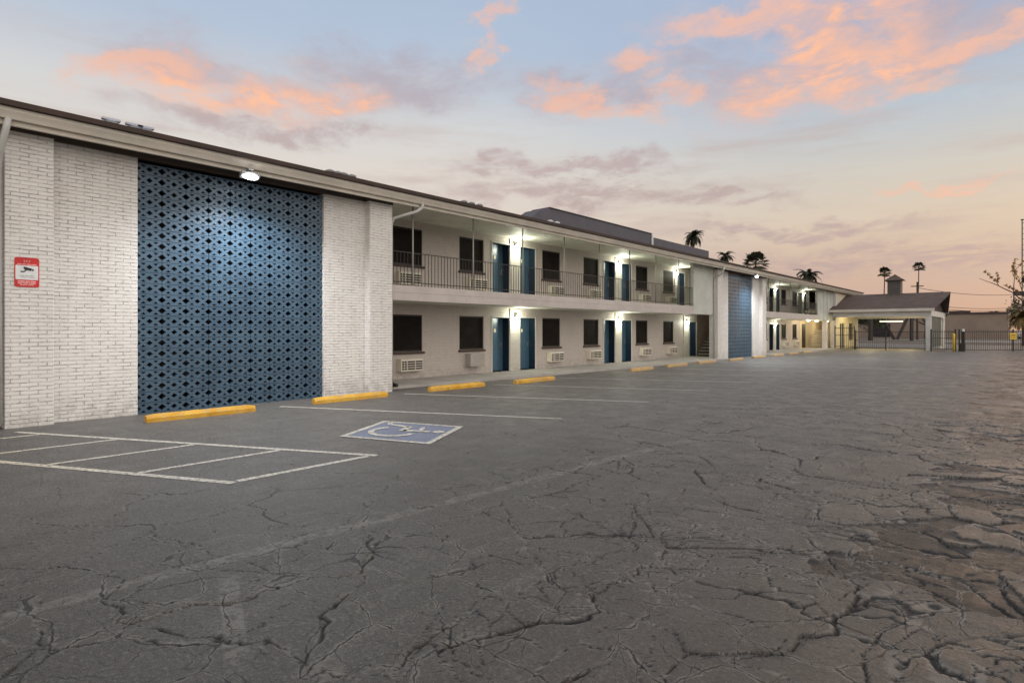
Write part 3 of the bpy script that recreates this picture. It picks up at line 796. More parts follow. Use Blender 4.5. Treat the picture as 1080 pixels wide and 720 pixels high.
# ------------------------------------------------------------------ air conditioners (through the wall, one per window)
def ac_unit():
    r = empty('air_conditioner', (0,0,0), 'x', 'air conditioner')
    c = MB(); c.box(-.03,.22,0,.90,0,.40,.012); c.build('casing', 'ac', r, at_world=False)
    d = MB(); d.box(.215,.226,.04,.21,.05,.35); d.box(.215,.226,.25,.86,.05,.35); d.build('grille_shade', 'ac_dark', r, at_world=False)  # flat dark plates paint in the shade between the louvers
    l = MB()
    for k in range(5): l.box(.222,.240,.245,.865,.045+.075*k-.012,.045+.075*k+.012)
    for k in range(5): l.box(.222,.240,.035,.215,.045+.075*k-.010,.045+.075*k+.010)
    l.box(.222,.242,.22,.24,.03,.37); l.box(.222,.240,.11,.125,.05,.35); l.box(.222,.241,.55,.565,.05,.35)
    l.build('louver', 'ac', r, at_world=False)
    return r
ac_specs = [
 (11.42,.33,'louvered air conditioner under the ground floor window nearest the brick pier'),
 (19.12,.33,'ground floor louvered air conditioner, right of the nearest blue door pair'),
 (22.03,.33,'ground floor louvered air conditioner, left of the second blue door pair'),
 (26.80,.33,'ground floor louvered air conditioner, right of the second blue door pair'),
 (29.80,.33,'louvered air conditioner low on the ground floor wall, nearest the stair bay'),
 (50.15,.33,'small far wing air conditioner at ground level, beside the first door pair'),
 (53.10,.33,'small far wing air conditioner at ground level, beside the warm lit passage'),
 (11.35,3.10,'louvered cream air conditioner behind the balcony railing, nearest the near brick pier'),
 (14.45,3.10,'louvered cream air conditioner behind the balcony railing, left of the nearest upper door pair'),
 (19.12,3.10,'louvered cream air conditioner behind the balcony railing, right of the nearest upper door pair'),
 (22.03,3.10,'louvered cream air conditioner behind the balcony railing, left of the second upper door pair'),
 (26.80,3.10,'louvered cream air conditioner behind the balcony railing, right of the second upper door pair'),
 (29.70,3.10,'louvered air conditioner at the far end of the near balcony, below the last window'),
]
ac0 = ac_unit()
for i, (yy, zz, lab) in enumerate(ac_specs):
    a = ac0 if i == 0 else copy_tree(ac0)
    a.location = (XW+.002, yy, zz); tag(a, lab, 'air conditioner', 'through wall air conditioners')
r = empty('air_conditioner', (XW+.002,14.40,.36), 'air conditioner under a plain beige cover, left of the nearest blue doors', 'air conditioner', 'through wall air conditioners')
c = MB(); c.box(-.02,.30,0,.72,0,.46,.012); c.build('cover', 'ac_cover', r, at_world=False)
c = MB(); c.box(-.01,.02,-.05,.82,-.04,.50,.006); c.build('wall_flange', 'room_wall', r, at_world=False)

# ------------------------------------------------------------------ lamps
def point(loc, power, col, rad=.06, spot=None):
    L = bpy.data.lights.new('lamp_light', 'POINT'); L.energy = power; L.color = col; L.shadow_soft_size = rad
    o = bpy.data.objects.new('lamp_light', L); COL.objects.link(o); o.location = loc
    return o
def wall_lamp(loc, lab, power, col=(.97,1,.80)):
    r = empty('wall_lamp', loc, lab, 'wall lamp', 'wall lamps between the room doors')
    b_ = MB(); b_.box(0,.05,-.07,.07,-.02,.20,.008); b_.box(.05,.13,-.075,.075,.15,.20,.008); b_.build('back_plate', 'lamp_body', r, at_world=False)
    l = MB(); l.prism([(.052,-.01),(.10,.02),(.125,.148),(.052,.148)], 'y', -.065, .065); l.build('lens', 'lens', r, at_world=False)
    pl = point((0,0,0), power, col, .05); pl.parent = r; pl.location = (.27,0,.04)
    return r
wx = XW+.046
WARM = (1.0,.95,.78)
lamps = [
 ((wx,17.07,2.02),'lit wall lamp between the nearest pair of blue doors on the ground floor',30),
 ((wx,24.72,2.02),'lit wall lamp between the second pair of blue doors on the ground floor',30),
 ((wx,32.26,2.02),'lit wall lamp beside the last ground floor door before the stairs',26),
 ((wx,17.07,4.78),'brightest lit wall lamp on the balcony, between the nearest pair of upper doors',34),
 ((wx,24.72,4.78),'lit wall lamp on the balcony between the second pair of upper doors',34),
 ((wx,30.92,4.78),'lit wall lamp at the far end of the near balcony',30),
 ((wx,48.09,2.02),'lit wall lamp at ground level of the far wing between its first doors',26),
 ((wx,48.09,4.78),'lit wall lamp on the far wing balcony, nearest the second blue screen',26),
 ((wx,55.74,4.78),'lit wall lamp on the far wing balcony, nearest the carport',26),
]
for loc, lab, pw in lamps: wall_lamp(loc, lab, pw*1.25)
def spot_data(p):
    L = bpy.data.lights.new('lamp_light', 'SPOT'); L.energy = p; L.color = (.95,.97,1.0); L.shadow_soft_size = .18
    return L
def flood(y, lab, power):
    r = empty('flood_light', (-12.36,y,5.06), lab, 'flood light', 'flood lights under the eave')
    a = MB(); a.box(-.10,.06,-.05,.05,-.03,.0,.004); a.tube([(-.02,0,-.02),(-.0,0,-.09)], .015, 6); a.build('bracket', 'lamp_body', r, at_world=False)
    h = MB(); h.prism([(-.09,-.20),(.055,-.15),(.055,-.075),(-.05,-.08)], 'y', -.19, .19); h.build('housing', 'lamp_body', r, at_world=False)
    l = MB(); bmesh.ops.create_uvsphere(l.bm, u_segments=20, v_segments=12, radius=1.)
    bmesh.ops.scale(l.bm, vec=(.075,.165,.06), verts=l.bm.verts); bmesh.ops.translate(l.bm, vec=(.02,0,-.165), verts=l.bm.verts)
    l.build('lens', 'lens_cool', r, True, at_world=False)
    pl = point((0,0,0), power, (.95,.97,1.0), .10); pl.parent = r; pl.location = (.38,0,-.26)
    pl.data = spot_data(power); pl.data.spot_size = R(162); pl.data.spot_blend = .85
    pl.rotation_euler = Vector((-.22,0,.975)).to_track_quat('Z','Y').to_euler()
flood(5.57, 'glaring white flood light under the eave above the large near blue screen', 760)
flood(36.3, 'glaring white flood light under the eave above the small far blue screen', 760)
def ceil_lamp(loc, lab, power):
    r = empty('ceiling_lamp', loc, lab, 'ceiling lamp', 'warm ceiling lamps in the lit passage')
    a = MB(); a.cyl((0,0,-.03), .17, .03, 20); a.build('base', 'trim', r, at_world=False)
    l = MB(); l.tube([(0,0,-.032),(0,0,-.06),(0,0,-.085),(0,0,-.095)], [.155,.14,.09,.02], 20); l.build('diffuser', 'lens_warm', r, True, at_world=False)
    pl = point((0,0,0), power, (1,.80,.50), .08); pl.parent = r; pl.location = (0,0,-.2)
ceil_lamp((-13.9,53.4,2.498), 'warm round ceiling lamp at the near end of the lit passage', 38)
ceil_lamp((-13.9,55.9,2.498), 'warm round ceiling lamp in the middle of the lit passage', 38)
ceil_lamp((-13.9,59.4,2.498), 'warm round ceiling lamp deepest in the lit passage by the carport', 38)

# ------------------------------------------------------------------ warning sign on the pier
sg = empty('warning_sign', (PX+.004,1.95,2.38), 'red and white camera surveillance warning sign on the left brick pier', 'sign')
def rrect(y0, y1, z0, z1, r, n=4):
    p = []
    for cy, cz, a0 in ((y1-r,z0+r,-90),(y1-r,z1-r,0),(y0+r,z1-r,90),(y0+r,z0+r,180)):
        for i in range(n+1): p.append((cy+r*math.cos(R(a0+90*i/n)), cz+r*math.sin(R(a0+90*i/n))))
    return p
a = MB(); a.prism(rrect(-.165,.165,0,.50,.035), 'x', 0, .006); a.build('plate', 'red_sign', sg, at_world=False)
a = MB(); a.prism(rrect(-.15,.15,.125,.365,.012), 'x', .0065, .0085); a.build('white_panel', 'sign_white', sg, at_world=False)
def text(s_, size, mat, y, z, x, parent, name='lettering'):
    cu = bpy.data.curves.new(name, 'FONT'); cu.body = s_; cu.size = size; cu.align_x = 'CENTER'; cu.align_y = 'CENTER'; cu.extrude = .0008
    t = bpy.data.objects.new(name, cu); COL.objects.link(t)
    bpy.context.view_layer.update()
    me = bpy.data.meshes.new_from_object(t.evaluated_get(bpy.context.evaluated_depsgraph_get()))
    bpy.data.objects.remove(t)
    me.materials.clear(); me.materials.append(M[mat])
    o = bpy.data.objects.new(name, me); COL.objects.link(o); o.parent = parent
    o.location = (x, y, z); o.rotation_euler = (R(90), 0, R(90))
    return o
text('24/7', .055, 'sign_pink', 0, .435, .0075, sg)
def print_bars(rows, mat, x):
    a = MB()
    for z, h, segs in rows:
        for p, q in segs: a.box(x, x+.001, p, q, z, z+h)
    a.build('print', mat, sg, at_world=False)
print_bars([(.378,.014,[(-.13,-.07),(-.06,-.01),(0,.05),(.06,.13)]), (.085,.020,[(-.12,-.03),(-.02,.04),(.05,.12)]), (.055,.018,[(-.12,-.06),(-.05,.02),(.03,.12)]), (.03,.012,[(-.09,.0),(.01,.09)])], 'sign_pink', .0065)
print_bars([(.185,.012,[(-.10,-.04),(-.03,.03),(.04,.09)]), (.160,.010,[(-.08,0.),(.01,.10)])], 'ac_cover', .009)
a = MB()                                             # the camera pictogram
a.prism([(-.05,.335),(-.03,.345),(.07,.315),(.055,.275),(-.035,.295)], 'x', .009, .0105)
a.prism([(.075,.312),(.095,.305),(.085,.275),(.062,.280)], 'x', .009, .0105)
a.prism([(-.02,.292),(.0,.287),(-.03,.255),(-.045,.262)], 'x', .009, .0105); a.prism([(-.085,.270),(-.035,.270),(-.035,.250),(-.085,.250)], 'x', .009, .0105)
a.build('camera_symbol', 'sign_black', sg, at_world=False)

# ------------------------------------------------------------------ wheel stops
stops = [
 (-11.80,3.45,1.95,0.,'bright yellow wheel stop in front of the left half of the large blue screen'),
 (-11.95,6.80,1.98,0.,'bright yellow wheel stop reaching in front of the near brick pier'),
 (-12.03,10.25,2.05,-.02,'yellow wheel stop with clean pale end, below the covered air conditioner'),
 (-11.78,13.40,2.0,.02,'yellow wheel stop with rusty stain in front of the nearest blue doors'),
 (-11.80,20.30,1.95,.04,'worn yellow wheel stop with bright left end, before the second blue door pair'),
 (-11.95,23.75,2.0,0.,'worn yellow wheel stop right of the second blue door pair'),
 (-12.05,27.25,2.0,-.02,'flaking yellow wheel stop just before the grey downspout'),
 (-11.85,30.65,1.95,.01,'small flaking yellow wheel stop at the foot of the far brick pier'),
 (-11.97,34.60,2.0,0.,'small yellow wheel stop in front of the far blue screen'),
 (-12.0,38.2,2.0,0.,'far yellow wheel stop just past the far blue screen'),
 (-12.05,41.6,2.0,0.,'far yellow wheel stop before the far wing, second before the passage'),
 (-12.1,45.0,2.0,0.,'farthest yellow wheel stop, nearest the lit passage'),
]
def stop_mesh():
    mb = MB(); L = 1.0
    prof = [(-.085,0),(.085,0),(.085,.075),(.055,.135),(-.055,.135),(-.085,.075)]
    nseg = 14; rings = []
    for i in range(nseg+1):
        t = -L+2*L*i/nseg
        sx = .80 if i in (0, nseg) else 1.
        rings.append([mb.bm.verts.new((u*sx+random.uniform(-.003,.003), t, max(0., v*(.86 if i in (0,nseg) else 1.)+(random.uniform(-.003,.003) if v > 0 else 0)))) for u, v in prof])
    for a, c in zip(rings, rings[1:]):
        for k in range(6): mb.bm.faces.new((a[k], a[(k+1)%6], c[(k+1)%6], c[k]))
    mb.bm.faces.new(rings[0][::-1]); mb.bm.faces.new(rings[-1])
    return mb
for i, (x_, y_, L_, rz, lab) in enumerate(stops):
    o = stop_mesh().build('wheel_stop', 'yellow'); o.location = (x_, y_+L_/2, .001); o.rotation_euler.z = rz; o.scale = (1,L_/2.,1)
    tag(o, lab, 'wheel stop', 'yellow wheel stops along the motel')
# small pipe stub at the pier foot
mb = MB(); mb.tube([(-12.9,9.72,.16),(-12.78,9.74,.16)], .05, 10); mb.tube([(-12.92,9.72,.1),(-12.92,9.72,.24)], .02, 8)
tag(mb.build('pipe_stub', 'iron'), 'short black pipe stub low at the right foot of the near pier', 'pipe')

# ------------------------------------------------------------------ roof vents
vent_specs = [
 (-13.9,3.45,'grey capped roof vent on the eave, leftmost of all'), (-13.9,3.86,'grey capped roof vent, left one of the close pair near the left end'), (-13.9,4.06,'grey capped roof vent, right one of the close pair near the left end'),
 (-14.0,8.45,'dark roof vent, first of the four above the brick pier'), (-14.0,8.68,'dark roof vent, second of the four above the brick pier'), (-14.0,8.86,'dark roof vent, third of the four above the brick pier'), (-14.0,9.12,'dark roof vent, last of the four above the brick pier'),
 (-14.0,13.4,'dark roof vent, left one of three over the near balcony'), (-14.0,13.75,'dark roof vent, middle one of three over the near balcony'), (-14.0,14.12,'dark roof vent, right one of three over the near balcony'),
 (-14.0,18.05,'white roof vent in front of the grey parapet, left one of two'), (-14.0,18.48,'white roof vent in front of the grey parapet, right one of two'),
]
for i, (x_, y_, lab) in enumerate(vent_specs):
    z0 = 5.345+(-12.22-x_)*.089-.02
    r = empty('roof_vent', (x_,y_,z0), lab, 'roof vent', 'vents along the roof')
    h = .40 if i < 3 else .44; mat = 'galv' if i < 3 else ('lamp_body' if i < 10 else 'white_vent')
    a = MB(); a.cyl((0,0,0), .055, h-.03, 12); a.build('pipe', mat, r, True, at_world=False)
    a = MB(); a.tube([(0,0,h-.06),(0,0,h-.02),(0,0,h+.02)], [.12,.13,.05], 14); a.build('cap', mat, r, False, at_world=False)
    if i < 3:
        a = MB(); a.box(-.05,.05,-.16,.16,h+.0,h+.05,.01); a.build('hood', mat, r, at_world=False)

# ------------------------------------------------------------------ grey building behind
gb = empty('grey_building', (-24,32,0), 'taller windowless grey stucco building behind the motel roof', 'building')
a = MB(); a.prism([(22.7,7.66),(21.4,6.9),(21.4,0),(33.9,0),(33.9,7.80),(23.2,7.80)], 'x', -19.2, -18.1); a.build('upper_block', 'grey_stucco', gb)
a = MB(); a.box(-19.2,-18.12,33.91,42.9,0,7.62); a.build('lower_block', 'grey_stucco', gb)
a = MB(); a.tube([(-18.02,33.86,5.7),(-18.02,33.86,7.8)], .07, 8); a.build('conduit', 'white_vent', gb)
a = MB(); a.box(-19.25,-18.05,23.25,33.95,7.803,7.85,.01); a.build('coping', 'grey_stucco', gb)

# ------------------------------------------------------------------ carport in front of the office
cp = empty('carport', (-9.2,61,0), 'carport with low brown shingle roof, white posts and a small cupola', 'carport')
YF, YR, YB = 56.5, 61.5, 66.6
def roofz(y): return 3.36+(4.90-3.36)*(1-abs(y-YR)/(YR-56.1))
a = MB()                                              # two slopes with a prow overhang on the right gable
t = .14
for ye in (56.1, 66.9):
    A, B, C_, D = (-14.9,ye,3.36), (-5.55,ye,3.36), (-4.95,YR,4.90), (-14.9,YR,4.90)
    vs = [a.bm.verts.new(p) for p in (A,B,C_,D)] + [a.bm.verts.new((p[0],p[1],p[2]-t)) for p in (A,B,C_,D)]
    for f in ((0,1,2,3),(4,5,6,7),(0,1,5,4),(1,2,6,5),(3,0,4,7)): a.bm.faces.new([vs[i] for i in f])
a.build('roof', 'roof_carport', cp)
for ye in (56.04, 66.91): a = MB(); a.box(-14.9,-5.52,ye,ye+.05,3.16,3.38,.006); a.build('fascia', 'gutter', cp)
for bb in ((-12.74,-5.75,56.38,56.70), (-12.74,-5.75,66.3,66.6), (-6.1,-5.8,56.71,66.29)): a = MB(); a.box(*bb,2.76,3.22,.008); a.build('beam', 'carport_white', cp)
a = MB(); a.box(-12.75,-6.11,56.75,66.25,2.98,3.04); a.build('ceiling', 'cream_wall', cp)
a = MB(); a.prism([(56.4,3.22),(66.6,3.22),(61.5,4.70)], 'x', -5.95, -5.85); a.build('gable_end', 'far_brown', cp)
for (px_, py_, w) in ((-6.13,56.36,.36), (-6.13,66.2,.36)):
    a = MB(); a.box(px_, px_+w, py_, py_+w, -.02, 2.78, .012); a.build('post', 'carport_white', cp)
a = MB(); a.box(-5.95,-5.88,57.2,64.6,.25,2.76)
for i in range(18): a.box(-5.885,-5.865,57.2,64.6,.28+.137*i,.31+.137*i)
a.build('side_panel', 'siding_green', cp)
a = MB(); a.box(-6.0,-5.72,64.7,65.05,-.02,2.76,.01); a.build('side_post', 'carport_white', cp)
a = MB(); a.box(-9.75,-7.95,59.08,59.22,2.42,2.47,.005); a.box(-9.2,-9.18,59.14,59.16,2.47,2.98)
cl = a.build('tube_lamp', 'trim', cp)
a = MB(); a.box(-9.7,-8.0,59.10,59.20,2.36,2.415,.01); a.build('lit_tube', 'tube', cp)
cu = MB(); cu.box(-9.42,-8.42,61.0,62.0,4.6,6.08,.01)
for zz in [4.95+.11*i for i in range(10)]: cu.box(-9.35,-8.49,60.98,61.0,zz,zz+.03)
cup = cu.build('cupola', 'cupola', cp)
a = MB(); vs = [a.bm.verts.new(p) for p in ((-9.66,60.75,6.04),(-8.18,60.75,6.04),(-8.18,62.25,6.04),(-9.66,62.25,6.04),(-8.92,61.5,6.62))]
for f in ((0,1,4),(1,2,4),(2,3,4),(3,0,4),(3,2,1,0)): a.bm.faces.new([vs[i] for i in f])
a.build('cupola_roof', 'roof_carport', cup)
for loc, pw in (((-10.6,59.5,2.3),170), ((-8.0,62.5,2.3),150)):
    pl = point(loc, pw, (1,.86,.50), .15); pl.name = 'lamp_light'; pl.parent = cp; pl.location = Vector(loc)-cp.location

# ------------------------------------------------------------------ iron fences and gates
def fence(name, A, B, h, lab, cat, grp, sp=.15, posts=(0.,1.), zr=(.12,.62,.93)):
    A, B = Vector(A), Vector(B); d = (B-A); L = d.length; rz = math.atan2(d.y, d.x)
    r = empty(name, (A.x,A.y,0), lab, cat, grp, rz); WL[r.name] = Vector((0,0,0))
    m_ = MB(); n = int(L/sp)
    for i in range(1, n): u = L*i/n; m_.box(u-.010,u+.010,-.010,.010,.06,h)
    m_.build('picket_panel', 'iron', r, at_world=False)
    for z in zr:
        m_ = MB(); m_.box(0,L,-.02,.02,z*h-.02,z*h+.02); m_.build('rail', 'iron', r, at_world=False)
    for p in posts:
        m_ = MB(); u = L*p; m_.box(u-.04,u+.04,-.04,.04,-.02,h+.06,.005); m_.box(u-.05,u+.05,-.05,.05,h+.06,h+.08,.005); m_.build('post', 'iron', r, at_world=False)
    return r
def cam(X, Z, z=0.): return (X*CT - Z*ST, X*ST + Z*CT, z)
fence('iron_fence', (-12.7,57.0), (-11.2,57.0), 1.95, 'short tall black iron fence closing the left end of the carport', 'fence', 'black iron fences')
fence('iron_gate', (-11.1,57.0), (-8.9,56.95), 1.55, 'black iron gate leaf in the left half of the carport opening', 'gate', 'black iron gates', .13, (0.,1.), (.10,.50,.97))
fence('iron_gate', (-8.78,56.95), (-6.2,56.9), 1.55, 'black iron gate leaf in the right half of the carport opening', 'gate', 'black iron gates', .13, (1.,), (.10,.50,.97))
fence('iron_fence', cam(32.7,45.5)[:2], cam(34.6,45.5)[:2], 1.64, 'short black iron fence between the carport and the yellow bollard', 'fence', 'black iron fences', .17)
fence('iron_fence', cam(34.9,45.5)[:2], cam(47.5,45.5)[:2], 1.64, 'long black iron fence right of the yellow bollard', 'fence', 'black iron fences', .17, (0.,.334,.667,1.), (.06,.93))
a = MB(); x_, y_, _ = cam(34.25,45.2); a.tube([(x_,y_,-.02),(x_,y_,1.32),(x_,y_,1.38),(x_,y_,1.40)], [.085,.085,.06,.01], 14)
tag(a.build('bollard', 'yellow_sign', None, True), 'yellow steel bollard beside the iron fence', 'bollard')
r = empty('gate_operator', cam(34.9,45.1), 'dark gate operator post with white lamp on top beside the yellow bollard', 'gate operator')
a = MB(); a.box(-.10,.10,-.10,.10,-.02,1.55,.01); a.build('post', 'iron', r, at_world=False)
a = MB(); a.box(-.22,.12,-.18,.16,.02,.62,.02); a.build('motor_box', 'far_brown', r, at_world=False)
a = MB(); a.cyl((0,0,1.55), .09, .20, 12, .06); a.build('lamp', 'sign_white', r, at_world=False)
r = empty('fence_sign', cam(39.0,45.38), 'yellow warning sign hung on the long iron fence', 'sign', None, TH)
a = MB(); a.box(-.26,.26,-.012,.012,.92,1.42,.008); a.build('plate', 'yellow_sign', r, at_world=False)
a = MB(); a.box(-.19,.19,-.0145,-.0125,1.23,1.28); a.box(-.19,.19,-.0145,-.0125,1.13,1.16); a.box(-.15,.15,-.0145,-.0125,1.04,1.07); a.build('print', 'far_brown', r, at_world=False)
# ------------------------------------------------------------------ beyond the fence
fb = empty('low_building', (-20,150,0), 'long low tan building across the street behind the iron fence', 'building')
a = MB(); a.box(-60,-2.9,146,165,0,5.1); a.build('wall', 'far_wall', fb)
a = MB(); a.box(-12.5,-8.6,145.8,146.2,5.11,5.5); a.box(-60.2,-2.7,145.85,145.99,4.78,5.16); a.build('parapet', 'roof_carport', fb)
for u in (-50,-38,-26):
    a = MB(); a.box(u,u+4,145.95,146.05,.2,3); a.build('window', 'glass_dark', fb)
fb = empty('low_building', (14,158,0), 'low brown building partly hidden by the palm at the right edge', 'building')
a = MB(); a.box(4,60,158,175,0,4.2); a.build('wall', 'far_wall', fb)
a = MB(); a.box(3.7,60,157.6,158,3.9,4.5); a.build('parapet', 'far_brown', fb)
vf = empty('braced_frame', cam(58,86), 'dark steel frame with V braces seen through the carport', 'frame', None, TH)
a = MB()
a.tube([(-4.1,0,4.6),(-1.6,0,.3)], .20, 6); a.tube([(.9,0,4.6),(-1.2,0,.3)], .20, 6); a.build('brace', 'far_brown', vf, at_world=False)
for u in (-5.2,.75): a = MB(); a.box(u,u+.38,-.15,.15,0,4.9); a.build('column', 'far_brown', vf, at_world=False)
a = MB(); a.box(-6,2.4,-.25,.25,4.6,5.05); a.build('beam', 'far_brown', vf, at_world=False)

# utility pole with wires
ux, uy, _ = cam(69.5,100)
up = empty('utility_pole', (ux,uy,0), 'wooden utility pole behind the carport roof', 'utility pole')
a = MB(); a.tube([(0,0,-.3),(0,0,9.9)], [.17,.12], 8); a.build('pole', 'wood_pole', up, at_world=False)
a = MB(); a.box(-.9,.9,-.06,.06,9.1,9.25); a.build('crossarm', 'wood_pole', up, at_world=False)
for dz, lab in ((9.2,'highest power cable right of the carport'), (6.6,'middle power cable right of the carport'), (6.15,'lowest power cable right of the carport')):
    B = Vector(cam(112,122,dz+.7)); A = Vector((ux,uy,dz-.3)); a = MB()
    pts = [A.lerp(B, i/16) - Vector((0,0,1.1*(1-(2*i/16-1)**2))) for i in range(17)]
    a.tube(pts, .045, 5); tag(a.build('power_cable', 'wire'), lab, 'cable', 'power cables behind the carport')

# lattice sign mast at the right edge
mx = cam(57.05,64.5)
ms = empty('sign_mast', mx, 'tall thin lattice sign mast at the right edge of the view', 'mast', None, TH)
a = MB()
for u in (-.62,.62): a.tube([(u,0,-.1),(u,0,13.9)], .05, 6)
for i in range(22): a.tube([(-.62,0,.9+.6*i),(.62,0,.9+.6*i)], .022, 5)
a.tube([(-.75,0,13.85),(.75,0,13.85)], .06, 6); a.build('lattice', 'iron', ms, at_world=False)
a = MB(); a.box(-1.5,1.6,-.12,.12,5.45,5.95,.02); a.build('sign_board', 'far_brown', ms, at_world=False)
a = MB(); a.tube([(.1,-.14,7.3),(.1,.14,7.3)], .62, 20); a.build('round_sign', 'far_brown', ms, at_world=False)

# parked car across the fence
cr = empty('parked_car', cam(99.5,112,-.01), 'white parked car behind the fence at the right edge', 'car', None, TH)
a = MB(); a.prism([(-2.2,.35),(2.2,.35),(2.25,.75),(1.5,.92),(-2.2,.95)], 'y', -.88, .88); a.prism([(-1.9,.92),(1.2,.92),(.5,1.45),(-1.4,1.48)], 'y', -.78, .78); a.build('body', 'car_paint', cr, at_world=False)
a = MB(); a.prism([(-1.7,.97),(.98,.97),(.42,1.38),(-1.32,1.40)], 'y', -.80, .80); a.build('window', 'glass_dark', cr, at_world=False)
for u in (-1.35,1.4):
    for v in (-.85,.72):
        a = MB(); a.tube([(u,v,.33),(u,v+.15,.33)], .33, 16); w = a.build('wheel', 'rubber', cr, at_world=False)

# ------------------------------------------------------------------ palms and trees
def frond(mb, base, az, el, L, droop, w, n=9):
    p = Vector(base); pts = [p.copy()]; e = el
    for i in range(n):
        p = p + Vector((math.cos(az)*math.cos(e), math.sin(az)*math.cos(e), math.sin(e)))*L/n; pts.append(p.copy()); e -= droop/n
    side = Vector((-math.sin(az), math.cos(az), 0))
    for i in range(1, n+1):
        t = i/n; wl_ = w*math.sin(math.pi*min(1, .15+.85*t))**.6*(1.05-t*.55)
        d = (pts[i]-pts[i-1])
        for s_ in (1,-1):
            for k in (0.,.5):
                b0 = pts[i-1]+d*k; tip = b0 + side*s_*wl_*random.uniform(.8,1.1) + d*random.uniform(1.,1.7) - Vector((0,0,wl_*random.uniform(.25,.6)))
                mb.bm.faces.new([mb.bm.verts.new(q) for q in (b0-d*.1, b0+d*.75, tip)])
    mb.tube(pts, [L*.012*(1-.7*i/n) for i in range(n+1)], 3, False)
def fan(mb, base, az, el, L, rad):
    d = Vector((math.cos(az)*math.cos(el), math.sin(az)*math.cos(el), math.sin(el)))
    side = Vector((-math.sin(az), math.cos(az), 0)); up_ = side.cross(d)
    c = Vector(base)+d*L; mb.tube([base, c], rad*.03, 3, False)
    n = 13
    for i in range(n):
        a_ = R(-115+230*i/(n-1)); q = d*math.cos(a_)+side*math.sin(a_)
        tip = c+q*rad*random.uniform(.85,1.1)-Vector((0,0,rad*.28))
        pr = (side*math.cos(a_)-d*math.sin(a_))*rad*.12
        mid = c+q*rad*.55
        mb.bm.faces.new([mb.bm.verts.new(v) for v in (c, mid-pr, tip, mid+pr)])
def palm(px, py, Z, crown, kind, lab, mat='frond', lean=0., lift=0.):
    X = (px-540)/615*Z; H = 1.65+(348-py)*Z/615
    x_, y_, _ = cam(X, Z)
    r = empty('palm_tree', (x_,y_,0), lab, 'palm tree', 'palm trees behind the motel')
    t = MB(); lx = Vector((CT,ST,0))*lean
    pts = [Vector((0,0,-.2)) - lx*(1-i/10)*(1-i/10) + Vector((0,0,H*i/10)) for i in range(11)]
    t.tube(pts, [crown*.075*(1.25-.5*i/10) for i in range(11)], 8); t.build('trunk', 'trunk', r, True, at_world=False)
    c = MB(); top = pts[-1]
    if kind == 'feather':
        for i in range(40):
            el = R(random.uniform(-30,72)); frond(c, top, random.uniform(0,6.283), el, crown*random.uniform(.8,1.05), R(110)*random.uniform(.7,1.1), crown*.19)
    else:
        for i in range(38):
            el = R(-32+112*((i*7 % 38)/37.)); fan(c, top+Vector((0,0,random.uniform(-.06,.06)*crown)), random.uniform(0,6.283), el, crown*random.uniform(.55,.68), crown*.40)
    c.build('crown', mat, r, at_world=False)
    s_ = MB()
    for i in range(22): frond(s_, top-Vector((0,0,crown*.08)), random.uniform(0,6.283), R(-50), crown*.45, R(45), crown*.10, 5)
    s_.build('dead_skirt', 'dead_frond', r, at_world=False)
palm(731,248,105,2.75,'feather','palm with drooping feathery crown just above the grey building')
palm(765,269,110,2.4,'feather','small palm with feathery crown, second from the grey building')
palm(797,277,95,2.3,'fan','palm with stiff fan shaped leaves above the far blue screen')
palm(853,289,95,3.1,'feather','broad palm crown showing low above the far wing roof')
palm(933,287,150,1.9,'fan','thin tall palm with small crown left of the cupola', 'frond', 1.2)
palm(969,281,150,1.7,'fan','thin tall palm with small crown right of the cupola', 'frond', .8)
palm(936+112,330,120,1.5,'feather','tiny palm crown above the low tan building')
palm(1080,332,62,2.3,'feather','bushy palm with painted golden lamp glow beside the lattice mast at the right edge','glow_frond')
palm(940,296,260,2.2,'fan','distant palm hidden half behind the cupola')

def leaf_tree(loc, H, rad, mat, lab, nl=2600, leaf=.16, name='leafy_tree', grp=None, sparse=False):
    r = empty(name, loc, lab, 'tree', grp)
    t = MB(); tips = []
    t.tube([(0,0,-.2),(.05,.05,H*.3),(.0,.1,H*.5)], [H*.035,H*.026,H*.02], 8)
    def limb(p, d, L, rr, lev):
        pts = [Vector(p)]; d = Vector(d).normalized()
        for i in range(5):
            d = (d+Vector((random.uniform(-.25,.25),random.uniform(-.25,.25),random.uniform(-.12,.2)))).normalized(); pts.append(pts[-1]+d*L/5)
        t.tube(pts, [max(.012, rr*(1-.13*i)) for i in range(6)], 5, False)
        if lev == 0: tips.extend(pts[2:]); return
        for k in range(3 if not sparse else 2):
            q = pts[random.randint(2,5)]; limb(q, d+Vector((random.uniform(-1,1),random.uniform(-1,1),random.uniform(-.3,.7))), L*.66, rr*.5, lev-1)
    for k in range(6):
        az = k*1.05+random.random(); limb((0,.08,H*random.uniform(.3,.5)), (math.cos(az),math.sin(az),random.uniform(.4,1.3)), rad*.85, H*(.018 if sparse else .014), 2)
    t.build('trunk', 'bark', r, True, at_world=False)
    c = MB()
    for i in range(nl):
        p = random.choice(tips)+Vector([random.gauss(0,.05 if sparse else rad*.10) for _ in range(3)])
        u = Vector([random.gauss(0,1) for _ in range(3)]).normalized(); v = u.orthogonal().normalized(); s_ = leaf*random.uniform(.6,1.3)
        c.bm.faces.new([c.bm.verts.new(q) for q in (p-u*s_, p+v*s_*.45, p+u*s_, p-v*s_*.45)])
    c.build('crown', mat, r, at_world=False)
leaf_tree(cam(57.5,94), 4.3, 2.6, 'leaf', 'dark round tree seen through the carport, nearest the office wall', 3000, .2, grp='trees beyond the carport')
leaf_tree(cam(61.5,100), 3.6, 2.4, 'leaf', 'lower dark tree seen through the carport beside the V braces', 2600, .2, grp='trees beyond the carport')
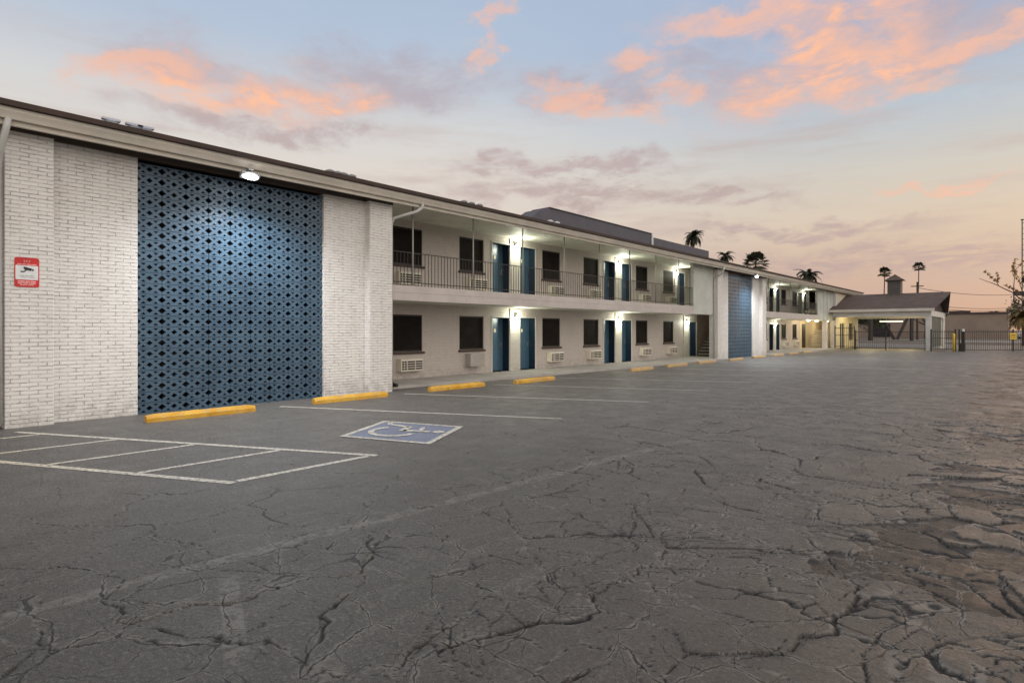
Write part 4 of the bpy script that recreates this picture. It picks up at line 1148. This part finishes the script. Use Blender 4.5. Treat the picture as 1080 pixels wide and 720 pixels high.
leaf_tree(cam(79.5,112), 8.6, 3.2, 'leaf', 'thin leafed tree whose top shows above the carport ridge', 420, .26, grp='trees beyond the carport', sparse=True)
leaf_tree(cam(45.5,49.0), 5.6, 4.6, 'autumn_leaf', 'sparse tree with dry orange leaves at the right edge', 800, .13, 'bare_tree', None, True)
leaf_tree(cam(121,135), 5.5, 4.5, 'leaf', 'dark tree behind the parked car at the right edge', 2600, .3)

# ------------------------------------------------------------------ sky
w = bpy.data.worlds.new('World'); sc.world = w; w.use_nodes = True
nt = w.node_tree; nt.nodes.clear(); N = NB(nt)
out = N.n('ShaderNodeOutputWorld')
gen = N.n('ShaderNodeTexCoord').outputs['Generated']
dx, dy, dz = N.sep(gen)
el = N.math('MULTIPLY', N.math('ARCSINE', dz), 57.2958)                       # elevation in degrees
az = N.math('MULTIPLY', N.math('ARCTAN2', N.math('MULTIPLY', dx, -1.), dy), 57.2958)   # 0 along the motel front, grows to the left
def srgb(r_, g_, b_):
    f = lambda v: (v/255/12.92 if v/255 < .04045 else ((v/255+.055)/1.055)**2.4)
    return (f(r_), f(g_), f(b_))
def sky_ramp(stops_):
    o = N.n('ShaderNodeValToRGB'); N.link(N.ramp(el, -2., 92., 0., 1., False), o.inputs[0])
    cr_ = o.color_ramp
    while len(cr_.elements) < len(stops_): cr_.elements.new(.5)
    for e_, (d, c) in zip(cr_.elements, stops_): e_.position = (d+2)/94.; e_.color = srgb(*c)+(1,)
    return o.outputs[0]
right_sky = sky_ramp([(-2,(136,106,98)), (0,(182,148,134)), (3,(192,162,147)), (6,(201,176,156)), (9,(208,190,170)), (13,(200,194,184)), (18,(178,188,198)), (25,(156,173,200)), (31,(160,176,200)), (90,(225,215,205))])
left_sky = sky_ramp([(-2,(150,125,112)), (0,(200,176,160)), (5,(208,186,172)), (10,(216,202,190)), (15,(214,206,198)), (19,(204,204,204)), (25,(174,188,206)), (34,(160,178,202)), (90,(225,215,205))])
base = N.mix(N.ramp(az, 6., 52.), right_sky, left_sky)
# wisps: cloud noise on a flat layer seen in perspective
inv = N.math('DIVIDE', 1., N.math('ADD', N.math('MAXIMUM', dz, 0.), .10))
lay = N.comb(N.math('MULTIPLY', dx, inv), N.math('MULTIPLY', dy, inv), 0.)
wn = N.vmath('SUBTRACT', N.noise(lay, 1.2, 3, .5, 1), (.5,.5,.5))
lay2 = N.vmath('ADD', lay, N.vmath('SCALE', wn, scale=.7))
f1 = N.noise(lay2, 1.5, 9, .62); f2 = N.noise(lay2, 5.5, 8, .62); f3 = N.noise(N.comb(N.math('MULTIPLY', az, .05), N.math('MULTIPLY', el, .34), 0.), 1.0, 7, .6)
puff = N.noise(N.comb(N.math('MULTIPLY', az, .22), N.math('MULTIPLY', el, .50), 0.), 1.1, 9, .66, 0, .5)
col = N.mix(N.math('MULTIPLY', N.ramp(f3, .47, .70), N.ramp(el, 27., 14., 0., .55)), base, srgb(186,166,160)+(1,))
col = N.mix(N.math('MULTIPLY', N.ramp(f1, .52, .74), N.ramp(el, 4., 14., 0., .35)), col, srgb(208,204,202)+(1,))
aer = N.comb(N.math('MULTIPLY', az, .12), N.math('MULTIPLY', el, .22), 0.)
wz = N.noise(aer, 1.0, 8, .62, 1); wzx, wzy, wzz = N.sep(wz)
azw = N.math('ADD', az, N.math('MULTIPLY', N.math('SUBTRACT', wzx, .5), 17.)); elw = N.math('ADD', el, N.math('MULTIPLY', N.math('SUBTRACT', wzy, .5), 8.5))
def blob(px, py, wpx, hpx, tilt=0.):
    """soft mask round one cloud, by its bearing and height in the sky"""
    X, Y = (px-540)/615, (348-py)/615
    d = Vector((X*CT-ST, X*ST+CT, Y)).normalized()
    a0 = math.degrees(math.atan2(-d.x, d.y)); e0 = math.degrees(math.asin(d.z))
    k = math.degrees(1/615)/math.sqrt(1+X*X)
    ua = N.math('SUBTRACT', azw, a0); ue = N.math('SUBTRACT', elw, e0)
    c_, s_ = math.cos(tilt), math.sin(tilt)
    p = N.math('ADD', N.math('MULTIPLY', ua, c_), N.math('MULTIPLY', ue, s_)); q = N.math('SUBTRACT', N.math('MULTIPLY', ue, c_), N.math('MULTIPLY', ua, s_))
    p = N.math('DIVIDE', p, wpx*k); q = N.math('DIVIDE', q, hpx*k)
    d2 = N.math('ADD', N.math('MULTIPLY', p, p), N.math('MULTIPLY', q, q))
    return N.math('POWER', 2.718, N.math('MULTIPLY', d2, -1.))
def cloud(col, blobs, tint, amt, tex, lo, hi, gain=1.):
    mm = None
    for b_ in blobs:
        v = blob(*b_); mm = v if mm is None else N.math('MAXIMUM', mm, v)
    t_ = N.math('MULTIPLY', N.ramp(mm, .02, .75), N.ramp(tex, lo, hi, 0., amt))
    return N.mix(t_, col, srgb(*tint)+(1,))
mauve = [(270,85,130,26,.1), (420,85,90,26,0.), (660,88,120,22,0.), (860,60,190,36,0.), (990,50,90,26,0.)]
col = cloud(col, mauve, (172,162,172), .75, f2, .22, .66)
low = [(270,140,110,14,0.), (330,140,80,10,0.), (620,205,140,12,0.), (760,212,70,8,0.), (940,275,150,20,0.), (850,240,110,9,0.), (1040,268,70,13,0.), (600,178,110,9,0.)]
col = cloud(col, low, (176,154,154), .72, f2, .28, .60)
oran = [(150,68,70,17,-.35), (240,92,85,20,-.22), (320,103,75,20,-.05), (625,108,55,11,.3), (675,62,42,12,0.), (500,52,26,9,-.5), (520,15,22,9,-.5), (880,75,120,26,-.05), (855,30,45,32,.2), (920,30,34,18,0.), (800,10,90,14,0.), (960,92,40,14,0.), (700,100,30,12,0.), (1050,40,60,14,0.), (980,196,55,4,0.)]
tx = N.math('ADD', N.math('MULTIPLY', puff, .6), N.math('MULTIPLY', f2, .4))
col = cloud(col, oran, (234,182,158), .85, tx, .26, .62)
col = cloud(col, [(250,97,70,12,-.15), (335,108,50,11,0.), (870,80,90,14,0.), (860,28,28,24,0.), (945,90,26,10,0.)], (252,188,148), .80, N.math('ADD', N.math('MULTIPLY', puff, .8), N.math('MULTIPLY', f2, .2)), .44, .62)
# unseen sky behind the camera, brightened to light the facade and ground
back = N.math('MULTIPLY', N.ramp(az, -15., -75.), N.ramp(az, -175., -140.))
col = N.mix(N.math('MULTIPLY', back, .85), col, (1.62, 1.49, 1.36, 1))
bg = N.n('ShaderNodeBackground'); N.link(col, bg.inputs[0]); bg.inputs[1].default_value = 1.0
SUN_EL, SUN_AZ = R(6.), R(-3.)               # low sun beyond the gate, to the right of the motel front
sky = N.n('ShaderNodeTexSky', sky_type='NISHITA'); sky.sun_disc = False
sky.sun_elevation = SUN_EL; sky.sun_rotation = -SUN_AZ
bg2 = N.n('ShaderNodeBackground'); N.link(sky.outputs[0], bg2.inputs[0]); bg2.inputs[1].default_value = .002
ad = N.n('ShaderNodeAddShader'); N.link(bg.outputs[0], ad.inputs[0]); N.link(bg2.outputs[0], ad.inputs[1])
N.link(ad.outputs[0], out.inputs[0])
L = bpy.data.lights.new('sun', 'SUN'); L.energy = .3; L.angle = R(10); L.color = (1,.62,.36)
so = bpy.data.objects.new('sun', L); COL.objects.link(so)
sd = Vector((-math.sin(SUN_AZ)*math.cos(SUN_EL), math.cos(SUN_AZ)*math.cos(SUN_EL), math.sin(SUN_EL)))
so.rotation_euler = sd.to_track_quat('Z', 'Y').to_euler()

# ------------------------------------------------------------------ camera
cam_d = bpy.data.cameras.new('camera'); co = bpy.data.objects.new('camera', cam_d); COL.objects.link(co)
co.location = (0,0,1.65); co.rotation_euler = (R(90),0,TH)
cam_d.sensor_width = 36.; cam_d.lens = 36.*615/1080; cam_d.shift_y = -12/1080.
cam_d.clip_end = 4000; cam_d.clip_start = .05
sc.camera = co
sc.view_settings.view_transform = 'Standard'; sc.view_settings.look = 'None'; sc.view_settings.exposure = .14; sc.view_settings.gamma = 1
sc.view_settings.use_curve_mapping = False
